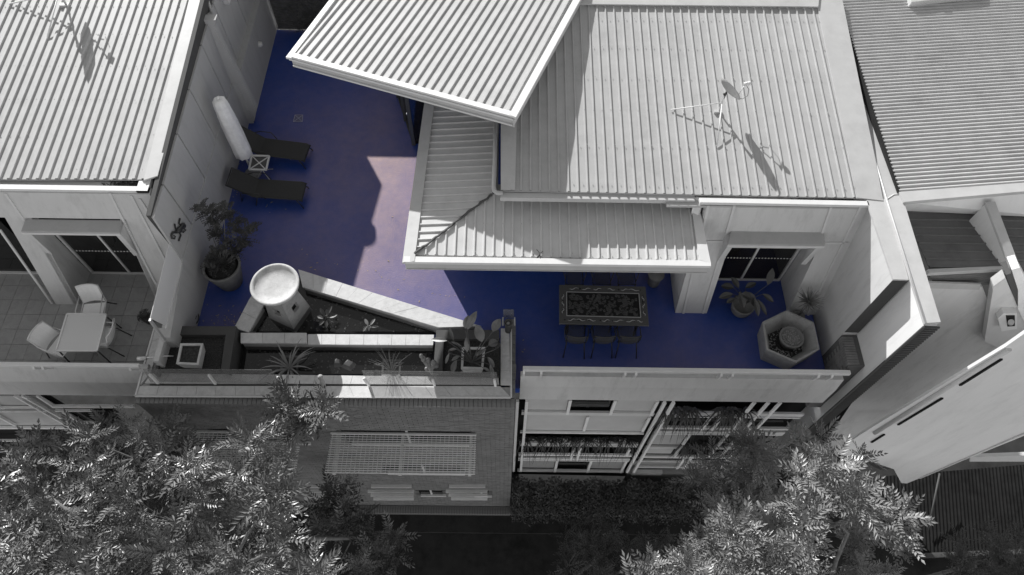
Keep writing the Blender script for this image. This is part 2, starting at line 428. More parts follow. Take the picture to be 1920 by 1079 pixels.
bounds = [8.72+.0]+[l[0] for l in lines]+[lines[-1][0]+(lines[-1][0]-lines[-2][0])*i for i in (1, 2, 3)]
KW = 0.0
for i, (y0_, y1_) in enumerate(zip(bounds, bounds[1:])):
    z1 = 3.16+.06*max(0, (y0_-9.5)); z2 = 3.16+.06*max(0, (y1_-9.5))
    ka = kk if i > 0 else 0
    pts = [sws(y0_+.02, 1.5), sws(y1_-.02, 1.5), sws(y1_-.02+kk*(z2-1.5), z2), sws(y0_+.02+ka*(z1-1.5), z1)]
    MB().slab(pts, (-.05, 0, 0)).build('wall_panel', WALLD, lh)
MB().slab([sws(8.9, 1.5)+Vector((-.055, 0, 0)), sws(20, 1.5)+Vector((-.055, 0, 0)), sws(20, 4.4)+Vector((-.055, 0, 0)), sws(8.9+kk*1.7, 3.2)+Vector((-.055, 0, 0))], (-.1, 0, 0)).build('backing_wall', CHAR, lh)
# fin
yf = 14.32
MB().slab([P(383, 46, y=yf), P(399, 46, y=yf), P(481, 205, y=yf), P(477, 227, y=yf), P(462, 226, y=yf)], (0, .16, 0)).build('fin_wall', WALLD, lh)
mb = MB(); y_ = 14.4
mb.tube([P(370, -20, y=15.2), P(392, 38, y=14.5)], .045); mb.build('vent_pipe', PIPE, lh)
MB().tube([P(383, -20, y=15.2), P(400, 34, y=14.6)], .035).build('vent_pipe', PIPE, lh)
MB().slab([P(382, 38, y=14.3), P(404, 38, y=14.3), P(402, 50, y=14.3), P(385, 50, y=14.3)], (0, .2, 0)).build('pipe_bracket', WALLD, lh)
MB().box(-16, -7.72, 10.6, 22, 0, 3.2).build('core_wall', WALL, lh)
MB().box(-16, -7.25, 15.6, 24, 3.0, 3.62).build('rear_block', WALL, lh)
MB().lathe((-7.3, 17.6, 3.62), [(.26, 0), (.28, .2), (.34, .3), (.26, .42), (.02, .48)], 20).build('added_shadow_caster', FLASH, lh)  # round body added out of view to cast a rounded shadow on the deck
# balcony side wall with glass screen
c0 = P(342, 494, x=-7.4); 
MB().box(-7.72, -7.60, 6.45, 8.75, 0, .95).build('balcony_wall', WALL, lh)
MB().slab([P(317, 455, x=-7.45), P(341, 493, x=-7.45), P(312, 612, x=-7.45), P(281, 597, x=-7.45)], (.012, 0, 0)).build('glass_screen', GLASSF, lh)
mb = MB(); mb.bar(P(341, 493, x=-7.44), P(311, 616, x=-7.44), .04, .04); mb.build('screen_post', TRIM, lh)
mb = MB(); mb.bar(P(281, 600, x=-7.44), P(310, 640, x=-7.44), .04, .06); mb.build('screen_clamp', ALU, lh)
# front edge: rail, sloping parapet, fascia
def parapet(x0, x1, parent, rows, brk, xr0=None, xr1=None):
    r0, r1, r2, r3, r4 = rows; cx = 1200 if x0 > 0 else 130
    ya, yb = P(cx, r0, z=1.0).y, P(cx, r1, z=1.0).y
    zt_, zm = .62, .15
    yc, yd = P(cx, r2, z=zt_).y, P(cx, r3, z=zm).y; ze = P(cx, r4, y=yd).z
    MB().slab([(x0, yb, .62), (x0, yc, zt_), (x0, yd, zm), (x0, yd, ze), (x0, yd+.3, ze), (x0, yc+.12, zt_-.01)][1:], (x1-x0, 0, 0)).build('parapet', WALLW if 0 else WALL, parent)
    h = MB().box(xr0 or x0, xr1 or x1, yb, ya, .90, 1.0).build('handrail', WHITE, parent, bevel=.008)
    for bx in brk: MB().slab([(bx, yb-.002, .98), (bx, yb+.05, .90), (bx, yc+.05, .60), (bx, yc-.02, .60), (bx, yb-.05, .9)], (.05, 0, 0)).build('rail_bracket', WHITE, parent)
    return yd, ze
ydl, zel = parapet(-16, -7.98, lh, (680, 687, 690, 717, 741.5), (-10.3, -10.1, -8.2))
# facade below the balcony
def facade_member(pl, parent, y, m, name, w_=.06, d=.06):
    a_, b_ = P(*pl[0], y=y), P(*pl[1], y=y); MB().bar(a_, b_, w_, d, up=(0, -1, 0)).build(name, m, parent)
def facade_rect(px, parent, y, m, name, d=.05):
    return MB().slab([P(*q, y=y) for q in px], (0, d, 0)).build(name, m, parent)
YL = ydl+.02
facade_rect([(-300, 743), (90, 743), (200, 810), (200, 900), (-300, 900)], lh, YL+.2, DARK, 'rear_wall')
facade_rect([(-60, 743), (37, 743), (64, 760), (-60, 760)], lh, YL+.05, PANEL, 'wall_panel')
facade_rect([(-60, 771), (84, 771), (130, 800), (-60, 800)], lh, YL+.05, PANEL, 'wall_panel')
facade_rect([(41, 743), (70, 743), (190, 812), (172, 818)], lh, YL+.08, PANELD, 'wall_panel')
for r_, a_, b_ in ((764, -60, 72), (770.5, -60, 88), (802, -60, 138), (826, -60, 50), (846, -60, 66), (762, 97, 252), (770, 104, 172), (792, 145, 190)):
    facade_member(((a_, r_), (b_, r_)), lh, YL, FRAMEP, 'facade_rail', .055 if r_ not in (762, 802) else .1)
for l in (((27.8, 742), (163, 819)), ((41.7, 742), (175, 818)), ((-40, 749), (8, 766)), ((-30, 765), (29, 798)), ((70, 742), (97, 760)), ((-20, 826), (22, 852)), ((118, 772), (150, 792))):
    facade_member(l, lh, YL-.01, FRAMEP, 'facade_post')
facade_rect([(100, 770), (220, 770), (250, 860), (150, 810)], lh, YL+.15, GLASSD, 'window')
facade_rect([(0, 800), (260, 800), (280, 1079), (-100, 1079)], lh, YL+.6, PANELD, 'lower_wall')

# ================================================================== CENTRE HOUSE
K = .218; YB = 8.33
FN = Vector((0, -1, K)).normalized(); FP0 = Vector((0, YB, 0))
ch = thing('town_house', 'central pale town house behind the blue terrace with broad ribbed roof', 'house', (4.5, 12, 0))
ZR = 3.45
r0 = P(1200, 358, z=ZR+.05)
def CR(px, py): return PN(px, py, r0, RN)
ribbed('roof_sheet', [CR(939, 357.5), CR(1610, 371.5), CR(1532, 14), CR(1106, 9), CR(1085, 9), CR(939, 230)], (0, 1, .1), .2, KLIP, ROOF, ch)
screws(None, [((950, 342), (1600, 352)), ((1000, 272), (1580, 279)), ((1010, 207), (1567, 213)), ((1050, 145), (1553, 150)), ((1080, 88), (1543, 92)), ((1110, 36), (1534, 38))], ch, CR, WALLD)
# flat flashing along the party wall and the ridge
mb = MB(); q = [CR(1606, 372), CR(1655, 378), CR(1640, 300), CR(1576, -10), CR(1527, -10)]; mb.slab([p+RN*.03 for p in q], -RN*.06); mb.build('side_flashing', FLASH, ch)
mb = MB(); q = [CR(1080, 12), CR(1532, 17), CR(1535, -12), CR(1076, -12)]; mb.slab([p+RN*.075 for p in q], -RN*.03); mb.build('ridge_capping', FLASH, ch)
MB().slab([CR(939, 230)+RN*.035, CR(970, 180)+RN*.035, CR(966, 357)+RN*.035, CR(939, 357)+RN*.035], -RN*.02).build('side_flashing', FLASH, ch)
# eave gutter
e0 = CR(940, 360); e1 = CR(1232, 364); ygl = P(1000, 361, z=ZR).y
gr = MB().box(e0.x-.02, P(1302, 366, z=ZR).x, e0.y-.12, e0.y+.02, ZR-.12, ZR-.0).build('gutter', FLASH, ch)
trough = MB().box(P(1250, 372, z=ZR).x, P(1612, 378, z=ZR).x, e0.y-.22, e0.y+.02, ZR-.12, ZR-.05).build('box_gutter', WALLD, ch)
mb = MB(); xg = P(1600, 368, z=ZR).x
for i in range(420):
    x = xg-abs(random.gauss(0, .55)); y = e0.y+random.uniform(-.15, -.02); c = Vector((x, y, ZR-.03+random.uniform(-.015, .03)))
    if x < xg-1.6: continue
    d = Vector((random.uniform(-1, 1), random.uniform(-1, 1), random.uniform(-.3, .3))).normalized()*.05; q = d.cross(Vector((0, 0, 1))).normalized()*.012
    mb.poly([c-d, c+q, c+d, c-q])
mb.build('leaf_litter', LITTER, trough, kind='stuff')
# front wall
ztc = FW(1345, 383).z
xp0 = P(1266, 588, z=0).x; xp1 = P(1325, 588, z=0).x; xr = 7.53
xd1 = FW(1490, 560).x
zl = 2.20
wallpiece('pillar', [fw(xp0, 0), fw(xp1, 0), fw(xp1, zl), fw(xp0, zl)], WALL, ch, .16)
MB().slab([fw(xp0-.004, 0)+Vector((0, .16, 0)), fw(xp0-.004, zl)+Vector((0, .16, 0)), Vector((xp0-.004, 10.3, zl)), Vector((xp0-.004, 10.3, 0))], (.14, 0, 0)).build('side_wall', WALL, ch)
MB().box(-1.9, xp0, 10.1, 10.25, 0, 2.4).build('rear_wall', WALL, ch)
MB().box(-1.2, 2.6, 10.03, 10.09, .05, 2.1).build('window', GLASSD, ch)
wallpiece('wall', [fw(xp0+.02, zl+.001), fw(xr+.3, zl+.001), fw(xr+.3, 3.40), fw(xp0+.02, 3.40)], WALL, ch)
wallpiece('wall', [fw(xd1, 0), fw(xr+.3, 0), fw(xr+.3, zl), fw(xd1, zl)], WALL, ch)
for a_, b_ in (((1377, 385), (1318, 587)), ((1328, 385), (1281, 587)), ((1558, 388), (1540, 440)), ((1613, 388), (1510, 600)), ((1326, 452), (1356, 452)), ((1546, 455), (1590, 455))):
    batten(a_, b_, ch)
YD2 = P(1400, 525, z=0).y
MB().slab([fw(xp1, 0)+Vector((-.01, .16, 0)), Vector((xp1-.01, YD2, 0)), Vector((xp1-.01, YD2, zl)), fw(xp1-.01, zl)+Vector((0, .16, 0))], (-.1, 0, 0)).build('reveal', WALL, ch)
MB().slab([fw(xd1, 0)+Vector((.01, .16, 0)), Vector((xd1+.01, YD2, 0)), Vector((xd1+.01, YD2, zl)), fw(xd1+.01, zl)+Vector((0, .16, 0))], (.1, 0, 0)).build('reveal', WALL, ch)
MB().box(xp1-.1, xd1+.1, YD2+.8, YD2+.9, 0, 2.9).build('rear_wall', DARK, ch)
door(xp1+.02, xd1-.02, YD2, 2.05, ch, [(xp1+xd1)/2-.02])
canopy([(1371, 434), (1545, 436), (1547, 460), (1365, 458)], ch)
# parapet cap across the front
zc = 3.5; q = [P(1311, 371, z=zc), P(1628, 377, z=zc), P(1631, 386, z=zc), P(1313, 380, z=zc)]
cap = MB().slab(q, (0, 0, -.08)).build('parapet_cap', WHITE, ch, bevel=.006)
MB().slab([P(1302, 372, z=zc-.08), P(1316, 378, z=zc-.08), fw(P(1316, 378, z=zc).x, 2.3), fw(P(1305, 374, z=zc).x, 2.3)], (.05, .05, 0)).build('cap_end', WHITE, ch)
MB().box(-.05, xr+.28, 10.4, 20, 0, 3.38).build('core_wall', WALL, ch)
MB().box(xp0+.1, xr+.25, 9.3, 10.4, 3.22, 3.3).build('ceiling', WALL, ch)
# lower wrap-around roof
za = 2.93; AN = Vector((0, -.09, 1)).normalized(); ap = P(1000, 480, z=za)
def AW(px, py): return PN(px, py, ap, AN)
lr = thing('verandah_roof', 'lower hipped ribbed roof wrapping the corner above the dining table', 'roof', (1, 9, 2.4))
ribbed('roof_sheet', [AW(778, 478), AW(1318, 489), AW(1302, 372), AW(1298, 366), AW(925, 365)], (0, 1, .09), .2, KLIP, AWN, lr)
BN = Vector((-.09, 0, 1)).normalized(); bp0 = AW(776, 482)
def BW_(px, py): return PN(px, py, bp0, BN)
ribbed('roof_sheet', [BW_(777, 477), BW_(923, 366), BW_(934, 200), BW_(812, 190)], (1, 0, .09), .19, KLIP, DKROOF if 0 else AWN, lr)
mb = MB(); q = [AW(770, 482), AW(928, 364), AW(922, 368), AW(780, 486)]
pa = BW_(776, 479); pb = BW_(924, 366)
jag = [pa.lerp(pb, i/26)+Vector((random.uniform(-.02, .02), random.uniform(-.02, .02), .035+random.uniform(-.004, .006))) for i in range(27)]
MB().tube(jag, [.02+random.uniform(0, .012) for _ in jag], 5).build('hip_flashing', CHAR, lr)
# left edge flashing and eave gutters
MB().slab([BW_(755, 495)+BN*.05, BW_(778, 492)+BN*.05, BW_(816, 190)+BN*.05, BW_(797, 190)+BN*.05], (0, 0, -.05)).build('barge_flashing', FLASH, lr)
yE = P(1040, 491, z=za).y
zE = AW(1040, 491).z
x0e, x1e = P(757, 495, z=zE).x, P(1332, 500, z=zE).x
MB().box(x0e, x1e, AW(1040, 498).y, AW(1040, 487).y, zE-.03, zE+.05).build('eave_flashing', WHITE, lr)
yq = AW(1040, 498).y
eg = MB(); eg.box(x0e+.02, x1e-.02, yq+.005, yq+.12, zE-.20, zE-.032).box(x0e+.02, x1e-.02, yq-.02, yq+.12, zE-.215, zE-.195)
eg.build('gutter', FLASH, lr)
MB().box(x0e+.03, x1e-.03, yq+.13, 10.0, zE-.14, zE-.09).build('soffit', TRIM, lr)
MB().box(x0e+.1, -.2, 10.0, 13.4, zE-.14, zE-.09).build('soffit', TRIM, lr)
MB().slab([AW(1296, 392)+AN*.05, AW(1312, 398)+AN*.05, AW(1332, 497)+AN*.05, AW(1310, 489)+AN*.05], (0, 0, -.06)).build('barge_flashing', WHITE, lr)
MB().slab([P(1312, 400, z=zE+.04), P(1332, 497, z=zE+.04), P(1332, 497, z=zE-.2), P(1312, 400, z=zE-.2)], (-.03, 0, 0)).build('fascia_board', FLASH, lr)
# downpipe
MB().tube([P(930, 215, z=ZR+.15), P(928, 300, z=ZR+.05), P(926, 350, z=ZR), P(927, 358, z=ZR), P(932, 362, z=ZR), P(943, 363, z=ZR)], .05, 10).build('downpipe', PIPE, ch)
A_, B_ = P(939, 215, z=ZR+.1), P(939, 358, z=ZR-.05); MB().slab([A_, B_, Vector((B_.x, B_.y, 2.7)), Vector((A_.x, A_.y, 2.7))], (.05, 0, 0)).build('side_fascia', CHAR, ch)
screws(None, [((800, 473), (1308, 481)), ((870, 420), (1300, 425))], lr, AW, WALLD)
# ridge debris on the lower roof: one fallen twig
MB().tube([AW(1006, 470)+AN*.04, AW(1012, 478)+AN*.06, AW(1018, 474)+AN*.05], .008, 4).tube([AW(1012, 478)+AN*.06, AW(1013, 488)+AN*.04], .008, 4).tube([AW(1012, 480)+AN*.05, AW(1006, 486)+AN*.03], .02, 4).build('fallen_twig', LITTER, label='small dead twig lying on the lower ribbed roof above the table', cat='twig')

# tower with the skewed roof
tw = thing('roof_pavilion', 'raised glazed pavilion with a skewed white ribbed roof at the top centre', 'pavilion', (-1.2, 12.6, 0))
ZT = 4.38; rd = Vector((.40, .91, .035)).normalized(); tp = P(750, 170, z=ZT)
TN = Vector((0, .05, 1)).normalized()
def TR(px, py): return PN(px, py, tp, TN)
def tdir():
    a_ = TR(555.6, 102); b_ = TR(633, 0); c_ = TR(953.8, 213); d_ = TR(1078, 11)
    return ((b_-a_).normalized()+(d_-c_).normalized()).normalized()
q = [TR(541, 108), TR(968, 222), TR(1100, -40), TR(640, -40)]
tr_ = ribbed('roof_sheet', [TR(551, 106), TR(955, 216), TR(1083, -20), TR(632, -20)], tdir(), .197, TRIMDEK, TROOF, tw)
def edge_strip(a0, a1, b0, b1, name, m, up=.05, th=.05):
    MB().slab([TR(*a0)+TN*up, TR(*a1)+TN*up, TR(*b1)+TN*up, TR(*b0)+TN*up], -TN*th).build(name, m, tw)
edge_strip((540, 108), (966, 223), (545, 101), (962, 213), 'eave_flashing', WHITE)
edge_strip((537, 111), (640, -25), (547, 112), (650, -25), 'barge_flashing', WHITE, .052)
edge_strip((955, 218), (1090, -25), (967, 224), (1103, -25), 'barge_flashing', WHITE, .054)
def drop(a_, b_, z0, z1, name, m, inn):
    A, B = TR(*a_), TR(*b_); A = A+inn; B = B+inn
    MB().slab([A+Vector((0, 0, z0)), B+Vector((0, 0, z0)), B+Vector((0, 0, z1)), A+Vector((0, 0, z1))], Vector(((B-A).y, -(B-A).x, 0)).normalized()*-.03).build(name, m, tw)
drop((541, 110), (966, 225), -.01, -.05, 'gutter_lip', WHITE, Vector((0, 0, 0)))
drop((545, 111), (965, 225), -.05, -.19, 'gutter', FLASH, Vector((0, .04, 0)))
drop((545, 111), (965, 225), -.185, -.22, 'gutter_base', FLASH, Vector((0, .0, 0)))
drop((966, 225), (1103, -25), 0, -.18, 'fascia_board', FLASH, Vector((-.02, 0, 0)))
MB().slab([TR(548, 112)-TN*.16, TR(960, 224)-TN*.16, TR(1090, -25)-TN*.16, TR(645, -25)-TN*.16], -TN*.04).build('soffit', TRIM, tw)
# pavilion walls: glazed corner
Yc = P(772, 270, z=0)
MB().slab([P(747, 182, z=0), P(776, 271, z=0), P(830, 262, z=0), P(1010, 150, z=0), P(860, 60, z=0)], (0, 0, 3.85)).build('glazed_wall', GLASSD, tw)
MB().slab([P(750, 183, z=0)+Vector((.25, .1, 0)), P(779, 268, z=0)+Vector((.2, .1, 0)), P(830, 258, z=0), P(1000, 150, z=0), P(860, 66, z=0)], (0, 0, 3.8)).build('inner_wall', DARK, tw)
for c_ in ((747, 182), (776, 271), (761, 226)):
    b_ = P(*c_, z=0); MB().box(b_.x-.05, b_.x+.05, b_.y-.05, b_.y+.05, 0, 3.8).build('corner_post', CHAR, tw)
b_ = P(748, 182, z=0); c_ = P(777, 270, z=0)
for zz in (.05, 2.05): MB().bar(Vector((b_.x-.02, b_.y, zz)), Vector((c_.x-.02, c_.y, zz)), .06, .1).build('frame_rail', CHAR, tw)
MB().ball(P(765, 214, z=1.2)-Vector((.02, 0, 0)), .035, 2).build('door_handle', ALU, tw)

# ---- party wall between centre house and neighbour
pw = thing('party_wall', 'tall pale party wall with metal capping right of the blue terrace', 'wall', (7.9, 8, 0))
ZP = 3.56
q = [(1572, -8), (1690, 362), (1764, 604), (1735, 606), (1662, 375), (1648, 337), (1577, 78), (1548, -8)]
cp = lambda a_, z_: P(*a_, z=z_)
o1, o2, i1, i2 = P(1690, 362, z=ZP), P(1764, 604, z=ZP), P(1662, 375, z=ZP), P(1735, 606, z=ZP)
MB().slab([P(1570, -8, z=ZP), o1, o2, i2, i1, P(1548, -8, z=ZP)], (0, 0, -.08)).build('metal_capping', FLASH, pw)
MB().tube([P(1548, -8, z=ZP+.01), P(1577, 78, z=ZP+.01), i1+Vector((0, 0, .01)), i2+Vector((0, 0, .01))], .018, 6).build('capping_lip', WHITE, pw)
for a_, b_ in (((1560, 38), (1582, 42)), ((1579, 80), (1592, 78)), ((1614, 205), (1632, 198)), ((1662, 374), (1690, 364))):
    MB().tube([P(*a_, z=ZP+.005), P((a_[0]+b_[0])/2, (a_[1]+b_[1])/2-4, z=ZP+.005), P(*b_, z=ZP+.005)], .01, 5).build('sealant_joint', WHITE, pw)
# outer leaf: visible lit inner face
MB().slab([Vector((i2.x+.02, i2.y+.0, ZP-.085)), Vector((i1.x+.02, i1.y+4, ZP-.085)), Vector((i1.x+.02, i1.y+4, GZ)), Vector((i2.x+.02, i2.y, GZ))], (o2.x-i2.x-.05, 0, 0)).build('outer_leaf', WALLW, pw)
# end of outer leaf: corrugated strip
yE2 = i2.y-.02
pts = [P(1735, 608, y=yE2), P(1764, 606, y=yE2), P(1770, 618, y=yE2), P(1540, 815, y=yE2), P(1512, 790, y=yE2)]
bx0, bx1 = i2.x, o2.x
mb = MB(); n_ = 110
for i in range(n_):
    zz = ZP-.1-i*.085
    mb.box(bx0+.06, bx1+.02, yE2-.03, yE2, zz-.042, zz)
mb.box(bx0-.01, bx0+.055, yE2-.025, yE2+.0, GZ, ZP-.085)
mb.build('corrugated_end_strip', CHAR, pw)
# inner leaf, ends at the brick pier
ZI = 3.5
j1, j2 = P(1675, 524, z=ZI), P(1704, 525, z=ZI)
MB().slab([P(1619, 358, z=ZI), j1, j2, P(1662, 375, z=ZI)], (0, 0, -.05)).build('inner_capping', FLASH, pw)
MB().slab([j1+Vector((0, 0, -.052)), Vector((j1.x, 13, ZI-.052)), Vector((j1.x, 13, -.25)), Vector((j1.x, j1.y, -.25))], (.32, 0, 0)).build('inner_leaf', WALL, pw)
MB().slab([j1+Vector((.0, -.012, -.052)), j2+Vector((0, -.012, -.052)), Vector((j2.x, j2.y-.012, 1.2)), Vector((j1.x, j1.y-.012, 1.2))], (0, .01, 0)).build('end_flashing', CHAR, pw)
# brick pier
MB().box(j1.x-.02, j1.x+.36, 6.5, j1.y-.02, -1.5, 1.05).build('brick_pier', MORTAR, pw)
pb_ = j1.x-.02
for k in range(11):
    y = 6.52+(j1.y-.06-6.52)*k/11; y2 = 6.52+(j1.y-.06-6.52)*(k+1)/11
    MB().box(pb_-.015, pb_+.24, y+.006, y2-.006, .90, 1.075).build('brick', BRICK, pw)
bm_ = MB()
for r_ in range(13):
    for k in range(5):
        y = 6.50+k*.245+(.12 if r_ % 2 else 0); 
        if y > j1.y-.28: continue
        bm_.box(pb_-.014, pb_+.1, y, y+.233, -.1+r_*.077, -.1+r_*.077+.066)
bm_.build('brick_courses', BRICK, pw, kind='stuff')

# ---- front edge and facade of centre house
ydr, zer = parapet(.36, 7.62, ch, (689, 697, 708, 727.5, 751.5), (.40, .78, 2.63, 2.87, 4.75, 5.0, 6.9, 7.2), .40, 7.62)
YR = ydr+.03
def Z4(x, y): return (960+x/4.906, 740+y/4.906)
facade_rect([(968, 752), (1600, 752), (1500, 900), (962, 889)], ch, YR+.5, DARK, 'rear_wall')
def rect4(x0, y0, x1, y1, m, name, sk=1, dep=.04):
    """panel between two leaning-in-view verticals, photo crop coordinates"""
    def sh(x, y): # verticals converge towards the nadir
        px, py = Z4(x, y); return (px, py)
    A = P(*Z4(x0, y0), y=YR+dep); B = P(*Z4(x1, y0), y=YR+dep); C_ = P(*Z4(x1, y1), y=YR+dep)
    return MB().box(A.x, B.x, YR+dep, YR+dep+.04, C_.z, A.z).build(name, m, ch)
def X4(x, y): return P(*Z4(x, y), y=YR).x
xL, xC, xD = X4(135, 55), X4(1345, 65), X4(1475, 65)
def zrow(y): return P(*Z4(700, y), y=YR).z
def fpanel(x0, x1, r0_, r1_, m, name, dep=.04):
    return MB().box(x0, x1, YR+dep, YR+dep+.04, zrow(r1_), zrow(r0_)).build(name, m, ch)
w1, w2, w3, w4 = X4(520, 60), X4(550, 60), X4(930, 60), X4(965, 60)
fpanel(xL, w1, 50, 160, PANEL, 'facade_panel'); fpanel(w4, xC, 50, 160, PANEL, 'facade_panel')
fpanel(w2, w3, 50, 160, GLASSD, 'window', .12)
m1 = X4(700, 200)
fpanel(xL, m1-.03, 198, 345, PANEL, 'facade_panel'); fpanel(m1+.03, xC, 198, 345, PANEL, 'facade_panel')
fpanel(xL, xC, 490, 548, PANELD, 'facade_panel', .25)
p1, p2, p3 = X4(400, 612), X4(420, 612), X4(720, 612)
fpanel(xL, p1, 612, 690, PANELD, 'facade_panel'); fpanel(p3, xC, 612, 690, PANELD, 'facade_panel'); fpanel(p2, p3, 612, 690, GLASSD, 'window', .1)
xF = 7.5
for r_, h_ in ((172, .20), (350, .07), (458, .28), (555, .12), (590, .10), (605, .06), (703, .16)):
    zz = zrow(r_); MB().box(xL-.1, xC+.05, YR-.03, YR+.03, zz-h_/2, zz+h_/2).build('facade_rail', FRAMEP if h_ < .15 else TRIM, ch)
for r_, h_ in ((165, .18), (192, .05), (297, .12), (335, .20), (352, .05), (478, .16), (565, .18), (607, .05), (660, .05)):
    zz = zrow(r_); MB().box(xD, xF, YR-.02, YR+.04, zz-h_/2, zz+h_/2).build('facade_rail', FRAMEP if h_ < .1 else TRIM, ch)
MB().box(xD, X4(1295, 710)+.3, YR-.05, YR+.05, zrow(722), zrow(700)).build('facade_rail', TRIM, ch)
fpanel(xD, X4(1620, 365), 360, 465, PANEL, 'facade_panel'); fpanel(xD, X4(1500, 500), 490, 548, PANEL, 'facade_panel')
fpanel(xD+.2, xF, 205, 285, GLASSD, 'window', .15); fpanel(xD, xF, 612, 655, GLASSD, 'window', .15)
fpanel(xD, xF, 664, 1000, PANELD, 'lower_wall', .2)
for xx in (X4(50, 52), X4(135, 55), X4(1395, 65), X4(1475, 65)):
    MB().box(xx-.035, xx+.035, YR-.10, YR-.035, -6.6, zer).build('facade_post', FRAMEP, ch)
def post(xx, r0_, r1_, m=FRAMEP, w_=.035, dep=-.03):
    MB().box(xx-w_, xx+w_, YR+dep-.002, YR+dep+.05, zrow(r1_), zrow(r0_)).build('mullion', m, ch)
for xx, a_, b_ in ((w1+.04, 50, 178), (w3+.05, 50, 178), (xC-.02, 50, 182), (m1, 198, 330), (xC-.01, 198, 330), (X4(570, 490), 487, 598), (X4(630, 490), 487, 598), (p1+.05, 605, 712), (p3+.03, 605, 712), (xC-.02, 605, 712), (X4(1640, 360), 355, 560), (X4(1080, 505), 495, 560), (X4(1830, 205), 200, 310), (X4(1930, 205), 200, 310), (X4(1590, 580), 575, 670), (X4(1650, 580), 575, 670), (X4(2240, 60), 50, 560), (X4(2370, 60), 50, 560), (X4(2480, 60), 50, 660)):
    post(xx, a_, b_)
# drooping strap-leaf plants in the facade planters
def strap_plant(name, cx_, y_, z_, n, L, m, lab, cat='plant', droop=1.0, w_=.03, spread=1.0, group=None, upz=.6, front=False):
    mb = MB()
    for i in range(n):
        an = random.uniform(0, 2*math.pi)
        if front: an = random.uniform(math.pi*1.05, math.pi*1.95)
        d = Vector((math.cos(an), math.sin(an), 0)); l = L*random.uniform(.6, 1.1); u0 = upz*random.uniform(.5, 1.3)
        side = Vector((-d.y, d.x, 0))*w_; prev = None
        base = Vector((cx_+random.uniform(-spread, spread)*.5, y_+random.uniform(-.05, .05), z_))
        for k in range(5):
            t = k/4; p = base+d*l*t*.8+Vector((0, 0, l*(u0*t-droop*t*t))); s_ = side*(1-t*.95)
            if prev: mb.poly([prev[0], prev[1], p+s_, p-s_])
            prev = (p-s_, p+s_)
    return mb.build(name, m, label=lab, cat=cat, group=group)
xs0 = [X4(x, 400) for x in (190, 350, 520, 700, 880, 1060)]
for i, xx in enumerate(xs0):
    strap_plant('strap_leaf_plant', xx, YR+.12, zrow(440), 26, .8, LEAFB, ['leftmost', 'second', 'third', 'fourth', 'fifth', 'rightmost'][i]+' drooping strap leaf plant in the planter above the facade rail', group='plants in the facade planter', droop=1.5, spread=.5, front=True, w_=.02)
for i, (xx, rr, lab) in enumerate(((X4(1600, 100), 150, 'left drooping palm-like plant high in the white framed facade'), (X4(2080, 100), 150, 'right drooping palm-like plant high in the white framed facade'), (X4(1760, 400), 450, 'dark bushy strap plant in the recess just left of the right tree'))):
    strap_plant('strap_leaf_plant', xx, YR+.1, zrow(rr), 60, .9, LEAFB, lab, droop=1.3, spread=.8, front=True, w_=.025)

# ================================================================== BRICK BASE AND POND
bb = thing('brick_block', 'grey brick block carrying the pond terrace with steel window shades', 'building', (-4, 6, GZ))
YBk = 5.70; XB0, XB1 = P(256, 748, z=.42).x, .235
MB().box(XB0+.02, XB1-.02, YBk+.02, 6.14, GZ, .36).box(XB0+.02, XB1-.02, 6.14, 7.4, GZ, -.12).box(XB1-.22, XB1-.02, 6.14, 7.4, -.12, .36).build('wall_core', MORTAR, bb)
wins = [(-3.95, -.78, -2.35, -1.32), (-7.1, -4.9, -2.35, -1.32), (-3.4, -1.1, -5.0, -4.2), (-2.7, -1.8, -7.5, -6.9), (-1.0, -.35, -7.5, -6.9)]
mb = MB(); c = .086; L_ = .24; row = 0; z = GZ
while z < .30:
    off = 0 if row % 2 else .12; x = XB0+off-.12
    while x < XB1-.02:
        x0_, x1_ = max(x, XB0), min(x+L_-.01, XB1)
        if x1_-x0_ > .04 and not any(a_ < (x0_+x1_)/2 < b_ and c0_ < z+.04 < d_ for a_, b_, c0_, d_ in wins):
            pr = random.uniform(0, .006)
            mb.box(x0_, x1_, YBk-pr, YBk+.025, z, z+c-.010)
        x += L_
    z += c; row += 1
y = YBk
z = GZ; row = 0
while z < .30:                                        # return side
    y = YBk+.03+(.12 if row % 2 else 0)
    while y < 7.3:
        mb.box(XB1-.025, XB1+random.uniform(0, .005), y, y+L_-.01, z, z+c-.01); y += L_
    z += c; row += 1
mb.build('brick_courses', BRICK, bb, kind='stuff')
for a_, b_, c0_, d_ in wins:
    w_ = MB().box(a_, b_, YBk+.012, YBk+.018, c0_, d_).build('window', GLASSD, bb)
    MB().box(a_+.1, b_, YBk-.05, YBk+.01, c0_-.02, c0_+.10).build('sill', TRIM, w_)
    MB().box((a_+b_)/2-.03, (a_+b_)/2+.03, YBk+.0, YBk+.011, c0_+.1, d_).build('mullion', TRIM, w_)
# soldier course: every brick its own piece
nb_ = 82; bw_ = (XB1-XB0)/nb_
bme = mesh_of(MB().box(-bw_/2+.005, bw_/2-.005, -.10, .10, -.12, 0), 'brick', BRICK)
for i in range(nb_):
    part('brick', bme, bb, Vector((XB0+bw_*(i+.5), YBk+.075+random.uniform(-.003, .003), .43+random.uniform(-.003, .003)))-bb.location)
bme2 = mesh_of(MB().box(-.075, .06, -.105, .105, -.12, 0), 'brick', BRICK)
yy = YBk+.30
while yy < 7.9:
    part('brick', bme2, bb, Vector((XB1-.05+random.uniform(-.003, .003), yy, .43))-bb.location); yy += .222
yy = YBk+.30
while yy < 7.5:
    part('brick', bme2, bb, Vector((XB0+.06, yy, .43))-bb.location); yy += .222
MB().box(.02, .26, 6.5, 6.7, .2, .46).build('brick_step', BRICK, bb)
